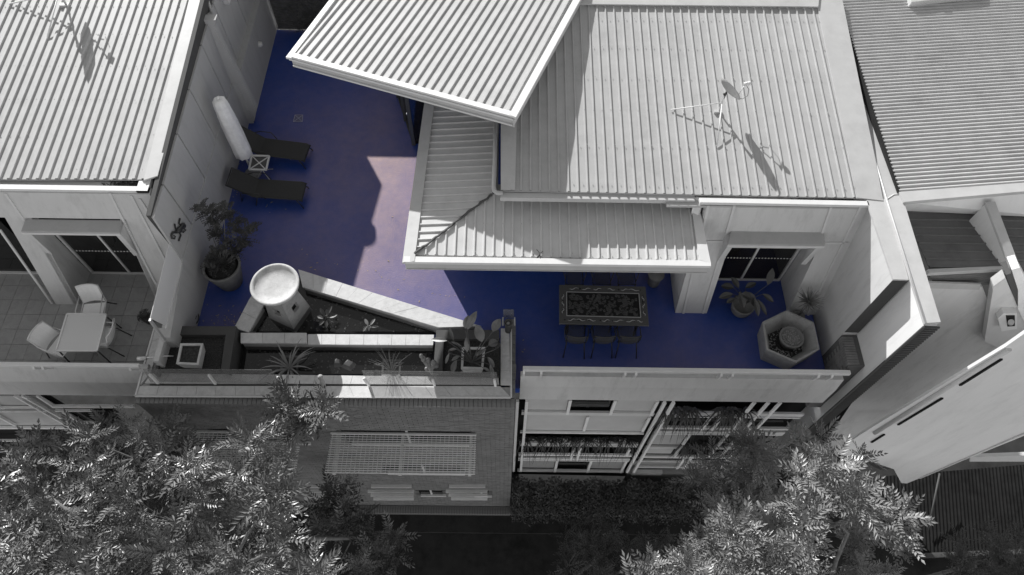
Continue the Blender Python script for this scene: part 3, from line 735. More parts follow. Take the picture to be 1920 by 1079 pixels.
# steel sun shades
def shade(x0, x1, label, brs):
    zs = -1.45; y1 = YBk-.02; y0 = P(750, 888, z=zs).y
    br = MB().bar((brs[0]-.2, y1-.02, zs+.02), (x1, y1-.02, zs+.02), .04, .06)
    s_ = br.build('sun_shade', TRIM, bb); s_['label'] = label
    n = 21
    for i in range(n):
        t = i/(n-1); yy = y0+(P(750, 804, z=zs).y-y0)*t
        MB().bar((x0+.05*t, yy, zs), (x1, yy, zs), .018, .025).build('grid_bar', STEELG, s_)
    k = x0+.06; cr = MB()
    while k < x1:
        cr.bar((k, y0, zs-.02), (k, P(750, 804, z=zs).y, zs-.02), .011, .011); k += .105
    cr.build('cross_wires', STEELG, s_, kind='stuff')
    for bx in brs: MB().bar((bx, y0-.03, zs-.05), (bx, y1, zs-.05), .07, .07).build('bracket', TRIM, s_)
    return s_
xg0, xg1 = P(614, 850, z=-1.45).x, P(892, 850, z=-1.45).x
shade(xg0, xg1, 'steel grid sun shade on three brackets over the brick wall windows', [P(631, 850, z=-1.45).x, P(753, 850, z=-1.45).x, P(882, 850, z=-1.45).x])
shade(P(345, 850, z=-1.45).x, P(560, 850, z=-1.45).x, 'steel grid sun shade mostly hidden behind the left tree', [P(362, 850, z=-1.45).x, P(490, 850, z=-1.45).x])
# slatted louvres low on the wall
for (a_, b_, lab) in ((690, 776, 'pale slatted window louvre low on the brick wall, middle one'), (836, 914, 'pale slatted window louvre low on the brick wall, nearest the corner'), (560, 640, 'pale slatted window louvre low on the brick wall, half behind the tree')):
    yl = YBk-.42; A, B = P(a_+6, 912, y=YBk-.06), P(b_-4, 912, y=YBk-.06)
    s_ = MB().bar(A, B, .05, .10, up=(0, -1, 0)).build('window_louvre', TRIM, bb); s_['label'] = lab
    for q_, r_ in enumerate((921.5, 928.5, 935.5)):
        yy = YBk-.12-.14*q_
        A, B = P(a_+q_*5, r_, y=yy), P(b_, r_, y=yy); MB().bar(A, B, .085, .03).build('slat', FRAMEP, s_)
# low brick kerb wall at the foot and hedge bed
kw = thing('kerb_wall', 'low brick kerb wall along the foot of the buildings beside the road', 'wall', (-2, 5.5, GZ))
zk = GZ+.45; ky0, ky1 = P(900, 964, z=zk).y, P(900, 950, z=zk).y
MB().box(-4.9, 6.3, ky0+.02, ky1-.02, GZ, zk-.03).build('wall_core', MORTAR, kw)
kme = mesh_of(MB().box(-.035, .035, -(ky1-ky0)/2, (ky1-ky0)/2, -.1, 0), 'brick', BRICK)
for i in range(130): part('brick', kme, kw, Vector((-4.8+i*.085, (ky0+ky1)/2, zk+random.uniform(-.004, .004)))-kw.location)

# ---- pond copings
ZC = .50
pd = thing('pond_surround', 'raised pond surround of pale stone copings above the brick wall', 'pond', (-3.8, 6.8, 0))
def cq(*pp, z=ZC): return [P(a_, b_, z=z) for a_, b_ in pp]
def tiles(a0, a1, b0, b1, n, th=.05, z=ZC, m=STONE):
    strip_tiles('coping_tile', *cq(a0, a1, b0, b1, z=z), n, th, m, pd)
tiles((262, 724), (938, 724.5), (256, 741), (957, 744), 19)                     # outer front
tiles((283, 700), (935, 708), (271, 719), (936, 721), 19)                      # inner front
tiles((288, 616), (304, 616), (262, 722), (283, 700), 1) if 0 else None
tiles((291, 614), (263, 722), (305, 616), (283, 698), 4)                       # left return
tiles((955, 616), (957, 722), (939, 616), (938.5, 722), 4)                       # right return
tiles((559, 505.5), (903, 612), (567, 538), (822, 614), 12)                    # long diagonal
tiles((470, 557), (439, 615), (494, 573), (466, 624), 2)                       # short diagonal
tiles((470, 557), (520, 500), (494, 573), (545, 540), 2)
tiles((451, 624.5), (575, 624.5), (451, 643.5), (575, 643.5), 3, z=ZC+.05)
tiles((577, 627), (814, 628), (577, 646), (812, 647.5), 9)
# bodies below copings
def body(pp, z0, z1, name='pond_wall', m=WALLD):
    q_ = [P(a_, b_, z=ZC) for a_, b_ in pp]
    MB().slab([Vector((p.x, p.y, z1)) for p in q_], (0, 0, z0-z1)).build(name, m, pd)
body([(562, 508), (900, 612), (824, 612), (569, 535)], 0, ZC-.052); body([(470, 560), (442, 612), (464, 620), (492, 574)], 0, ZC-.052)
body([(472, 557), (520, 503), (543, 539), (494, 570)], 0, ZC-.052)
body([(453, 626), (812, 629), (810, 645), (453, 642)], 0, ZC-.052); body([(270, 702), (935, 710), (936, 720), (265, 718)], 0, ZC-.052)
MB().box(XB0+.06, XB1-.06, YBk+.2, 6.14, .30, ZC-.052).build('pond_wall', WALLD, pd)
# edge trim: thin pale line
for a_, b_ in (((254, 743.5), (958, 746)), ((958.5, 746), (958.5, 618)), ((254, 743.5), (290, 613))):
    A, B = P(*a_, z=ZC+.004), P(*b_, z=ZC+.004); MB().bar(A, B, .035, .03).build('edge_trim', WHITE, pd)
# glass channel
A, B = P(280, 721, z=ZC), P(936, 723, z=ZC)
MB().bar(A-Vector((0, 0, .03)), B-Vector((0, 0, .03)), .02, .02).build('glass_channel', BMET, pd)
# beds and water
MB().slab([P(445, 640, z=.1), P(812, 640, z=.1), P(840, 700, z=.1), P(445, 700, z=.1)], (0, 0, -.08)).build('pond_bed', POND, pd)
MB().slab([P(448, 625, z=.1), P(820, 625, z=.1), P(560, 520, z=.1), P(495, 560, z=.1)], (0, 0, -.08)).build('pond_bed', POND, pd)
MB().box(XB0+.2, .0, 6.15, 7.4, -.1, .0).build('pond_base', CHAR, pd)
wt = MB(); wt.poly([P(452, 642, z=.27), P(812, 642, z=.27), P(840, 702, z=.27), P(450, 702, z=.27)]); wt.poly([P(455, 622, z=.274), P(818, 622, z=.274), P(565, 530, z=.274), P(500, 565, z=.274)])
wt.build('pond_water', WATER, kind='structure')
mb = MB()
for i in range(420):
    if i < 230: px, py = random.uniform(560, 800), random.uniform(555, 622);  ok = py > 535+(px-565)*.31
    else: px, py = random.uniform(470, 810), random.uniform(650, 700); ok = True
    if random.random() < .4 and i < 230: px, py = random.uniform(480, 560), random.uniform(590, 620); ok = True
    if not ok: continue
    mb.ball(P(px, py, z=.12), random.uniform(.01, .028), 1, (1, 1, .6), .2)
mb.build('pebbles', PEB, kind='stuff', label='scattered pale pebbles on the dark pond bed', cat='pebbles')
# glass balustrade panels
gb = thing('glass_balustrade', 'frameless glass balustrade standing in the pond front coping', 'balustrade', (-4, 6.15, ZC))
yg = P(600, 721, z=ZC).y
def gp(a_, b_, c_, d_): MB().slab([P(*a_, y=yg), P(*b_, y=yg), P(*c_, y=yg), P(*d_, y=yg)], (0, .012, 0)).build('glass_panel', GLASSC, gb)
gp((283, 719), (527, 720), (509, 694), (268, 693)); gp((692, 722), (935, 723), (931, 699), (678, 696))
for a_, b_ in (((392, 704), (404, 720)), ((521, 708), (533, 721)), ((683, 711), (692, 723)), ((811, 712), (815, 723)), ((927, 712), (929, 724)), ((281, 703), (297, 719))):
    A, B = P(*a_, y=yg-.02), P(*b_, y=yg-.02); MB().bar(A, B, .05, .05).build('clamp_post', FRAMEP, gb)
    MB().ball(A, .035, 1).build('clamp_cap', WHITE, gb)

# ---- planter boxes
def planter(outer, inner, soil, label, zt_=.72, side=True):
    o_ = thing('planter_box', label, 'planter', P(sum(a_[0] for a_ in outer)/len(outer), sum(a_[1] for a_ in outer)/len(outer), z=0))
    O = cq(*outer, z=zt_); I = cq(*inner, z=zt_)
    n = len(O)
    for k in range(n-1):
        MB().slab([O[k], O[k+1], I[k+1], I[k]], (0, 0, -zt_)).build('rim_wall', CHAR, o_)
    sl_ = cq(*soil, z=zt_-.12)
    MB().slab(sl_, (0, 0, -.3)).build('soil', SOIL, o_)
    mbx = MB()
    for i in range(420):
        s_, t_ = random.random(), random.random(); c_ = sl_[0].lerp(sl_[1], s_).lerp(sl_[3].lerp(sl_[2], s_), t_)+Vector((0, 0, .01))
        d = Vector((random.uniform(-1, 1), random.uniform(-1, 1), random.uniform(-.2, .5))).normalized()*random.uniform(.015, .04); q_ = d.cross(Vector((0, 0, 1))).normalized()*.012
        mbx.poly([c_-d, c_+q_, c_+d, c_-q_])
    mbx.build('mulch', LITTER, o_, kind='stuff')
    return o_
planter([(326, 612), (443, 612), (429, 698)], [(325, 628), (423, 628), (414, 692)], [(324, 627), (424, 627), (412, 697), (290, 697)], 'dark rendered planter box in the left corner of the pond, white pot on its soil', .72)
planter([(936, 619), (818, 619), (812, 700)], [(936, 636), (832, 636), (829, 696)], [(831, 635), (937, 635), (937, 706), (828, 703)], 'dark rendered planter box in the right corner of the pond with large leaved plant', .72)
MB().slab([P(322, 613, z=.72), P(325, 613, z=.72), P(293, 700, z=.72), P(288, 700, z=.72)], (0, 0, -.4)).build('pond_wall', CHAR, pd)
def square_pot(c4, zt_, h, label, m=CONCW, cat='pot', taper=.8):
    q_ = cq(*c4, z=zt_); c_ = sum(q_, Vector())/4
    o_ = thing('square_pot', label, cat, (c_.x, c_.y, zt_-h))
    inn = [c_+(p-c_)*.80 for p in q_]
    bot = [Vector((c_.x+(p.x-c_.x)*taper, c_.y+(p.y-c_.y)*taper, zt_-h)) for p in q_]
    mb = MB()
    for k in range(4):
        k2 = (k+1) % 4
        mb.poly([q_[k], q_[k2], inn[k2], inn[k]]); mb.poly([q_[k], q_[k2], bot[k2], bot[k]])
        mb.poly([inn[k], inn[k2], inn[k2]-Vector((0, 0, .07)), inn[k]-Vector((0, 0, .07))])
    mb.build('pot_body', m, o_)
    MB().slab([p-Vector((0, 0, .04)) for p in inn], (0, 0, -.03)).build('soil', SOIL, o_)
    return o_
square_pot([(338, 644), (381, 644), (372, 685), (330, 683)], .95, .32, 'white square pot of bare soil standing in the left planter box')
square_pot([(866, 651), (910, 651), (906, 693), (864, 692)], .95, .32, 'white square pot at the foot of the large leaved plant in the right planter box')
square_pot([(528, 667), (562, 667), (558, 697), (525, 696)], .265, .14, 'submerged square pot holding the spiky water plant in the pond', CONC)
square_pot([(717, 674), (753, 674), (750, 706), (715, 705)], .265, .14, 'submerged square pot holding the thin reeds in the pond', CONC)
# folded stones in the pond
def stone(px, py, r, lab, rz):
    mb = MB(); c_ = P(px, py, z=.1); n = 4; base = [c_+Vector((math.cos(rz+k*math.pi/2)*r, math.sin(rz+k*math.pi/2)*r*.8, 0)) for k in range(n)]
    mid = [p.lerp(c_, .1)+Vector((0, 0, .12)) for p in base]; top = c_+Vector((.02, .02, .30))
    for k in range(n):
        mb.poly([base[k], base[(k+1) % n], mid[(k+1) % n], mid[k]]); mb.poly([mid[k], mid[(k+1) % n], top])
    mb.build('pointed_stone', CONC, label=lab, cat='stone')
stone(655, 687, .17, 'pointed house-shaped stone in the front pond, the larger of two', .3)
stone(634, 684, .12, 'pointed tilted stone in the front pond, the smaller of two', .9)

# plants in and around the pond
def blade_plant(name, c_, n, L, w_, m, lab, up=1.0, droop=.8, spread=.04, cat='plant'):
    mb = MB()
    for i in range(n):
        an = 2*math.pi*i/n+random.uniform(-.3, .3); d = Vector((math.cos(an), math.sin(an), 0)); l = L*random.uniform(.6, 1.15); u_ = up*random.uniform(.4, 1.3)
        b_ = Vector(c_)+d*spread*random.random(); prev = None; side = Vector((-d.y, d.x, 0))*w_
        for k in range(6):
            t = k/5; p = b_+d*l*t*.75+Vector((0, 0, l*(u_*t-droop*t*t*.8))); s_ = side*math.sin(math.pi*min(.95, .25+.75*t))
            if prev: mb.poly([prev[0], prev[1], p+s_, p-s_])
            prev = (p-s_, p+s_)
    return mb.build(name, m, label=lab, cat=cat)
blade_plant('spiky_water_plant', P(543, 690, z=.3), 24, .85, .018, LEAFC, 'spiky strap leaved water plant rising from the left submerged pot')
mb = MB(); c_ = P(735, 697, z=.3)
for i in range(34):
    an = random.uniform(0, 6.28); d = Vector((math.cos(an), math.sin(an)*.6+.2, 0))*random.uniform(.1, .5); h_ = random.uniform(.5, .85)
    mb.tube([c_+d*.1, c_+d*.5+Vector((0, 0, h_*.6)), c_+d*1.1+Vector((0, 0, h_*(.95 if i % 5 else .45)))], [.005, .004, .002], 4)
mb.build('reeds', LEAFC, label='clump of thin reeds rising from the right submerged pot', cat='plant')
def broad_leaf(mb, c_, d, l, w_, curl=.3, up=.5):
    """long-stalked paddle leaf"""
    d = Vector(d).normalized(); side = d.cross(Vector((0, 0, 1)))
    if side.length < .1: side = Vector((1, 0, 0))
    side.normalize(); nrm = side.cross(d)
    prev = None
    for k in range(8):
        t = k/7; ww = w_*math.sin(math.pi*min(1, t*.97+.02))**.75*.5; p = Vector(c_)+d*l*t-nrm*curl*l*t*t*.5
        a_, b_ = p-side*ww+nrm*ww*.35, p+side*ww+nrm*ww*.35
        if prev: mb.poly([prev[0], prev[1], p, a_]); mb.poly([prev[1], prev[2], b_, p])
        prev = (a_, p, b_)
def leafy(name, base, specs, m, lab, stem=.012, sm=None):
    """specs: (photo point of the leaf's foot, photo point of its tip, z foot, z tip, width)"""
    o_ = thing(name, lab, 'plant', base)
    for (a_, b_, za_, zb_, w_) in specs:
        A = P(*a_, z=za_); B = P(*b_, z=zb_); mb = MB(); broad_leaf(mb, A, B-A, (B-A).length, w_, .15); mb.build('leaf', m, o_)
        mid = Vector(base).lerp(A, .6)+Vector((0, 0, .08))
        MB().tube([base, mid, A], [stem, stem*.8, stem*.5], 5).build('stalk', sm or m, o_)
    return o_
bs = P(885, 680, z=.95)
leafy('bird_of_paradise', bs, [((876, 618), (893, 584), 1.9, 2.15, .17), ((872, 616), (878, 592), 1.85, 2.05, .15), ((876, 660), (875, 632), 1.35, 1.6, .12), ((904, 641), (893, 610), 1.7, 1.95, .22), ((838, 639), (808, 636), 1.6, 1.55, .12),
    ((924, 622), (938, 598), 1.7, 1.8, .2), ((916, 648), (934, 640), 1.5, 1.5, .2), ((892, 667), (911, 655), 1.2, 1.3, .1), ((866, 650), (845, 640), 1.3, 1.25, .06), ((851, 640), (842, 613), 1.4, 1.5, .07),
    ((862, 668), (846, 676), 1.1, 1.0, .09), ((856, 655), (841, 656), 1.2, 1.1, .07), ((856, 676), (846, 700), 1.1, .8, .14), ((914, 670), (928, 690), 1.1, .8, .12), ((919, 684), (926, 712), 1.0, .7, .10), ((905, 690), (920, 697), 1.1, .9, .08), ((842, 663), (835, 683), 1.05, .85, .07), ((930, 655), (936, 642), 1.4, 1.3, .13)],
    LEAFA, 'tall plant with large paddle leaves in the right planter box beside the brick corner', sm=LEAFB)
leafy('small_leafy_plant', P(610, 602, z=.3), [((608, 592), (600, 578), .5, .6, .09), ((614, 590), (622, 574), .5, .6, .09), ((618, 596), (632, 590), .5, .5, .09), ((606, 598), (594, 592), .45, .45, .09), ((612, 600), (612, 615), .45, .4, .08), ((620, 602), (634, 606), .45, .4, .09), ((608, 602), (598, 610), .45, .4, .08), ((615, 592), (612, 580), .6, .7, .08)], LEAFB, 'small dark leafy plant in the upper pond beside the fountain')
leafy('small_leafy_plant', P(692, 620, z=.3), [((690, 610), (684, 598), .5, .55, .08), ((694, 610), (703, 598), .5, .55, .07), ((697, 614), (710, 612), .5, .45, .06), ((688, 612), (680, 622), .5, .4, .06)], LEAFC, 'small pale leafy plant in the upper pond near the middle coping')
# pale lumpy cactus sculpture
mb = MB(); b_ = P(812, 700, z=.5)
for px, py, z_, r_ in ((790, 668, .95, .05), (794, 674, .88, .06), (800, 681, .78, .065), (803, 676, .85, .06), (813, 681, .85, .07), (818, 687, .72, .06), (808, 690, .65, .07), (824, 692, .62, .06), (812, 697, .55, .08), (800, 692, .6, .05), (829, 698, .52, .05)):
    mb.ball(P(px, py, z=z_), r_, 2, (1, 1, 1.3))
    mb.tube([P(px, py, z=z_), P(px, py, z=z_).lerp(b_, .7), b_], [r_*.9, r_*.7, r_*.8], 8)
mb.build('knobbly_cactus', LEAFC, label='pale knobbly column cactus leaning over the glass at the right of the pond', cat='cactus')
mb = MB(); b_ = P(607, 724, z=.5); t_ = P(601, 708, z=.82)
mb.tube([b_, b_.lerp(t_, .5), t_], [.055, .05, .035], 10).ball(t_+Vector((0, 0, .02)), .062, 2)
mb.build('stone_finial', CONC, label='small round headed stone ornament on the sunlit front coping', cat='ornament')
# curved steel hose/spout at the left of the pond
MB().tube([P(262, 672, z=.75), P(290, 670, z=.8), P(312, 668, z=.78), P(325, 668, z=.7)], .02, 6).tube([P(258, 673, z=.75), P(275, 672, z=.75)], .05, 8).build('water_spout', ALU, label='pale metal spout poking over the left coping of the pond', cat='spout')

# ---- fountain
fb = P(543, 592, z=.1)
ft = thing('fountain', 'pale round bowl fountain on a square tapered pedestal standing in the pond', 'fountain', fb)
zt_ = P(515, 533, y=fb.y).z
fc = Vector((P(515, 533, z=zt_).x, fb.y, zt_))
rr = abs(P(561, 533, z=zt_).x-P(469, 533, z=zt_).x)/2
MB().lathe((fc.x, fc.y, zt_), [(rr*.35, -.28), (rr*.75, -.2), (rr*.97, -.06), (rr, 0), (rr*.96, .012), (rr*.87, .005), (rr*.85, -.03), (rr*.5, -.055), (.01, -.06)], 64).build('bowl', CONCW, ft)
ang = math.radians(-25); h0 = .36; h1 = .25
def rq(s_, z_): return [Vector((fc.x+math.cos(ang+k*math.pi/2+math.pi/4)*s_*1.414, fc.y+math.sin(ang+k*math.pi/2+math.pi/4)*s_*1.414, z_)) for k in range(4)]
ped = MB(); A, B = rq(h0, .1), rq(h1, zt_-.25)
for k in range(4):
    # face with a window opening: frame quads around a hole
    a0, a1, b0, b1 = A[k], A[(k+1) % 4], B[k], B[(k+1) % 4]
    def fp(s_, t_): return a0.lerp(a1, s_).lerp(b0.lerp(b1, s_), t_)
    s0, s1, t0, t1 = .34, .66, .42, .62
    ped.poly([fp(0, 0), fp(1, 0), fp(1, t0), fp(0, t0)]); ped.poly([fp(0, t1), fp(1, t1), fp(1, 1), fp(0, 1)])
    ped.poly([fp(0, t0), fp(s0, t0), fp(s0, t1), fp(0, t1)]); ped.poly([fp(s1, t0), fp(1, t0), fp(1, t1), fp(s1, t1)])
    ctr = Vector((fc.x, fc.y, 0)); 
    def inn(p): return p+(Vector((fc.x, fc.y, p.z))-p)*.25
    H = [fp(s0, t0), fp(s1, t0), fp(s1, t1), fp(s0, t1)]
    for i in range(4): ped.poly([H[i], H[(i+1) % 4], inn(H[(i+1) % 4]), inn(H[i])])
ped.poly(B)
ped.build('pedestal', CONC, ft)
cm = MB(); A2, B2 = rq(h0*.7, .12), rq(h1*.7, zt_-.3); 
for k in range(4): cm.poly([A2[k], A2[(k+1) % 4], B2[(k+1) % 4], B2[k]])
cm.build('hollow', DARK, ft)

# ================================================================== TERRACE FURNITURE
# closed umbrella
ub = P(475, 327, z=0); ut = P(404, 186, y=ub.y)
um = thing('patio_umbrella', 'closed cream canvas patio umbrella standing between the loungers and the wall', 'umbrella', ub)
H_ = ut.z
MB().tube([ub, ub+Vector((0, 0, .95))], .028, 10).build('pole', ALU, um)
prof = [(.15, .80), (.215, .83), (.22, 1.1), (.21, 1.6), (.20, 2.0), (.19, 2.3), (.175, H_-.2), (.155, H_-.06), (.10, H_)]
rings = []; mb = MB(); n = 24
for i, (r_, z_) in enumerate(prof):
    rings.append([mb.bm.verts.new((ub.x+math.cos(2*math.pi*k/n)*r_*(1+.10*math.sin(k*math.pi/1.5+z_*2)), ub.y+math.sin(2*math.pi*k/n)*r_*(1+.10*math.sin(k*math.pi/1.5+z_*2)), z_)) for k in range(n)])
for A, B in zip(rings, rings[1:]):
    for k in range(n): mb.bm.faces.new((A[k], A[(k+1) % n], B[(k+1) % n], B[k])).smooth = True
mb.bm.faces.new(rings[0][::-1]); mb.bm.faces.new(rings[-1]); mb.build('folded_canopy', CANV, um)
MB().lathe((ub.x, ub.y, 0), [(.22, 0), (.22, .05), (.05, .08), (.04, .25)], 20).build('base', CONC, um)
MB().lathe((ub.x, ub.y, H_), [(.03, 0), (.035, .03), (.01, .06)], 12).build('finial', CANV, um)
# loungers: built along +x from the backrest hinge, then copied
def lounger(label):
    o_ = thing('sun_lounger', label, 'sun lounger', (0, 0, 0), group='sun loungers on the blue terrace')
    wd = .30
    MB().slab([(0, -wd, .34), (1.25, -wd, .34), (1.25, wd, .34), (0, wd, .34)], (0, 0, .02)).build('seat_sling', FAB, o_, local=True)
    MB().slab([(1.25, -wd, .36), (1.34, -wd, .33), (1.36, -wd, .27), (1.34, -wd, .27), (1.31, -wd, .31), (1.25, -wd, .34)], (0, 2*wd, 0)).build('foot_curve', FAB, o_, local=True)
    MB().slab([(0, -wd, .34), (0, wd, .34), (-.62, wd, .80), (-.62, -wd, .80)], (.012, 0, .018)).build('backrest', FAB, o_, local=True)
    fr = MB()
    for s_ in (-1, 1):
        fr.tube([(-.64, s_*(wd+.015), .81), (0, s_*(wd+.015), .35), (1.25, s_*(wd+.015), .34), (1.37, s_*(wd+.015), .27)], .016, 6)
    fr.tube([(-.64, -wd-.015, .81), (-.64, wd+.015, .81)], .016, 6); fr.build('frame', BMET, o_, local=True)
    for x_, dx in ((.10, -.12), (1.2, .15)):
        for s_ in (-1, 1): MB().tube([(x_, s_*(wd+.02), .34), (x_+dx, s_*(wd+.06), 0)], .015, 6).build('leg', BMET, o_, local=True)
    for s_ in (-1, 1): MB().tube([(-.28, s_*(wd+.05), .52), (-.1, s_*(wd+.07), .58), (.22, s_*(wd+.07), .58), (.34, s_*(wd+.05), .34)], .014, 6).build('armrest', BMET, o_, local=True)
    MB().tube([(-.35, -.25, .60), (-.45, -.25, .02), (-.45, .25, .02), (-.35, .25, .60)], .012, 6).build('back_strut', BMET, o_, local=True)
    return o_
lg = lounger('charcoal sling lounger on the blue terrace, the nearer one below the side table')
h1_ = P(478, 352, z=.35); e1_ = P(566, 358, z=.33)
rz = math.atan2((e1_-h1_).y, (e1_-h1_).x); lg.location = (h1_.x+.03, h1_.y, 0); lg.rotation_euler = (0, 0, rz); lg.scale = (.93,)*3
h2_ = P(491, 274, z=.35); e2_ = P(574, 285, z=.33)
clone(lg, (h2_.x, h2_.y, 0), math.atan2((e2_-h2_).y, (e2_-h2_).x), 'charcoal sling lounger on the blue terrace, the farther one above the side table')
# side table
tq = [(472, 292), (505, 293), (499, 319), (467, 318)]; tc_ = cq(*tq, z=.5); tcen = sum(tc_, Vector())/4
st = thing('side_table', 'small square side table with a crossed white frame between the two loungers', 'table', (tcen.x, tcen.y, 0))
fr = MB()
for k in range(4): fr.bar(tc_[k], tc_[(k+1) % 4], .045, .03)
fr.build('top_frame', WHITE, st)
fr = MB(); fr.bar(tc_[0]-Vector((0, 0, .004)), tc_[2]-Vector((0, 0, .004)), .025, .02); fr.bar(tc_[1]-Vector((0, 0, .006)), tc_[3]-Vector((0, 0, .006)), .025, .02); fr.build('cross_frame', WHITE, st)
MB().slab([p-Vector((0, 0, .02)) for p in tc_], (0, 0, -.008)).build('table_top', TABM, st)
for a_, b_ in ((0, 2), (2, 0), (1, 3), (3, 1)):
    MB().tube([tc_[a_]-Vector((0, 0, .03)), Vector((tc_[b_].x, tc_[b_].y, 0)).lerp(Vector((tcen.x, tcen.y, 0)), .15)], .012, 6).build('leg', WHITE, st)
# floor drain tile
dq = cq((553, 216), (568, 216), (567, 229), (550, 229), z=.006)
dt = thing('drain_cover', 'small square patterned drain cover set in the blue floor', 'drain cover', sum(dq, Vector())/4)
MB().slab(dq, (0, 0, -.004)).build('plate', mat('drain_plate', .16, .7, .1, 30, .1, col=(.15, .15, .24)), dt)
fr = MB(); dz = Vector((0, 0, .004))
for k in range(4): fr.bar(dq[k]+dz, dq[(k+1) % 4]+dz, .014, .006)
fr.bar(dq[0]+dz, dq[2]+dz, .014, .005); fr.bar(dq[1]+dz, dq[3]+dz, .014, .004); fr.build('grate', mat('drain_grate', .35, .6, .1, 30, .1, col=(.33, .33, .45)), dt)
# big tapered pot with a shrub
pb2 = P(430, 520, z=0)
ptop = P(414, 498, z=.78)
pot = thing('tapered_pot', 'large tapered stone pot holding a feathery shrub beside the left wall', 'pot', (ptop.x+.02, ptop.y-.02, 0))
pc = Vector((ptop.x, ptop.y, 0)); pr = abs(P(450, 498, z=.78).x-P(377, 498, z=.78).x)/2
MB().lathe(pc, [(pr*.58, 0), (pr*.62, .02), (pr*.97, .72), (pr*1.0, .78), (pr*.88, .785), (pr*.86, .70), (.02, .69)], 40).build('pot_body', POTM, pot)
MB().lathe(pc+Vector((0, 0, .70)), [(pr*.85, 0), (pr*.6, .03), (.02, .04)], 24, .03).build('soil', SOIL, pot)
def fern(mb, c_, d, l, w_=.05, n=8, droop=.5, lw=.02):
    d = Vector(d).normalized(); side = d.cross(Vector((0, 0, 1)))
    if side.length < .05: side = Vector((1, 0, 0))
    side.normalize()
    for i in range(1, n+1):
        t = i/n; p = Vector(c_)+d*l*t-Vector((0, 0, 1))*droop*l*t*t; p0 = Vector(c_)+d*l*(t-1/n)-Vector((0, 0, 1))*droop*l*(t-1/n)**2
        for s_ in (-1, 1):
            q_ = p0+side*s_*w_*(1.15-t*.7)+d*w_*.5+Vector((0, 0, random.uniform(-.3, .3)))*w_
            mid = p0.lerp(q_, .5); e_ = (d*lw)
            mb.poly([p0, mid-e_, q_, mid+e_])
sh = thing('potted_shrub', 'feathery drooping shrub growing from the tapered stone pot', 'shrub', pc+Vector((0, 0, .72)))
tops = []
for (px, py, z_) in ((400, 480, 1.1), (410, 440, 1.5), (395, 400, 2.1), (430, 400, 2.0), (450, 440, 1.6), (470, 430, 1.5), (440, 470, 1.2), (420, 390, 2.2), (380, 392, 2.1), (425, 460, 1.3), (440, 420, 1.8), (400, 420, 1.8), (462, 455, 1.4), (415, 492, .95), (405, 500, .9)):
    tops.append(P(px, py, z=z_))
mb = MB()
for t_ in tops: mb.tube([pc+Vector((0, 0, .7)), pc.lerp(t_, .5)+Vector((0, 0, .2)), t_], [.02, .012, .006], 5)
mb.build('stems', BARK, sh)
mb = MB()
for t_ in tops:
    for i in range(12):
        an = random.uniform(0, 6.28); fern(mb, t_+Vector((random.uniform(-.1, .1), random.uniform(-.1, .1), random.uniform(-.1, .1))), (math.cos(an), math.sin(an), random.uniform(.1, .9)), random.uniform(.2, .38), .075, 7, .6, .026)
mb.build('foliage', LEAFB, sh, kind='stuff')
# hose coil
mb = MB(); hc = P(352, 597, z=.12)
for i in range(7):
    r_ = .20+random.uniform(-.04, .04); of = Vector((random.uniform(-.04, .04), random.uniform(-.04, .04), i*.028))
    tl = Matrix.Rotation(random.uniform(-.25, .25), 3, 'X') @ Matrix.Rotation(random.uniform(-.2, .5), 3, 'Y')
    mb.tube([hc+of+tl @ Vector((math.cos(a_*math.pi/12)*r_, math.sin(a_*math.pi/12)*r_, 0)) for a_ in range(25)], .014, 6, False)
mb.build('garden_hose', BMET, label='coiled dark garden hose on the floor behind the left planter box', cat='hose')
# wall lizard ornament, flat on the panel
lz = thing('wall_lizard', 'dark metal lizard ornament with a curled tail hanging on the side wall', 'ornament', sw(334, 430)+Vector((.03, 0, 0)))
def lw_(px, py): return sw(px, py)+Vector((.03, 0, 0))
MB().tube([lw_(343, 419), lw_(340, 423), lw_(337, 427), lw_(333, 432), lw_(328, 436)], [.02, .06, .05, .075, .03], 8).build('body', BMET, lz)
MB().ball(lw_(344, 424), .05, 2, (.6, 1, 1)).build('head', BMET, lz)
MB().tube([lw_(328, 436), lw_(322, 436), lw_(319, 441), lw_(320, 447), lw_(325, 448), lw_(326, 443), lw_(323, 442)], [.03, .028, .025, .02, .018, .014, .01], 6).build('tail', BMET, lz)
for a_, b_, c_ in (((338, 424), (333, 419), (335, 410)), ((340, 427), (346, 432), (341, 436)), ((331, 434), (337, 441), (333, 452)), ((329, 433), (326, 426), (325, 420))):
    MB().tube([lw_(*a_), lw_(*b_), lw_(*c_)], [.022, .018, .022], 5).build('leg', BMET, lz)
# round wall light
wl = P(487, 84, x=-7.25)
MB().lathe(wl, [(.05, -.06), (.09, -.02), (.09, .05), (.04, .08)], 14).build('wall_lamp', TRIM, label='small round bulkhead lamp on the wall at the far end of the terrace', cat='lamp')
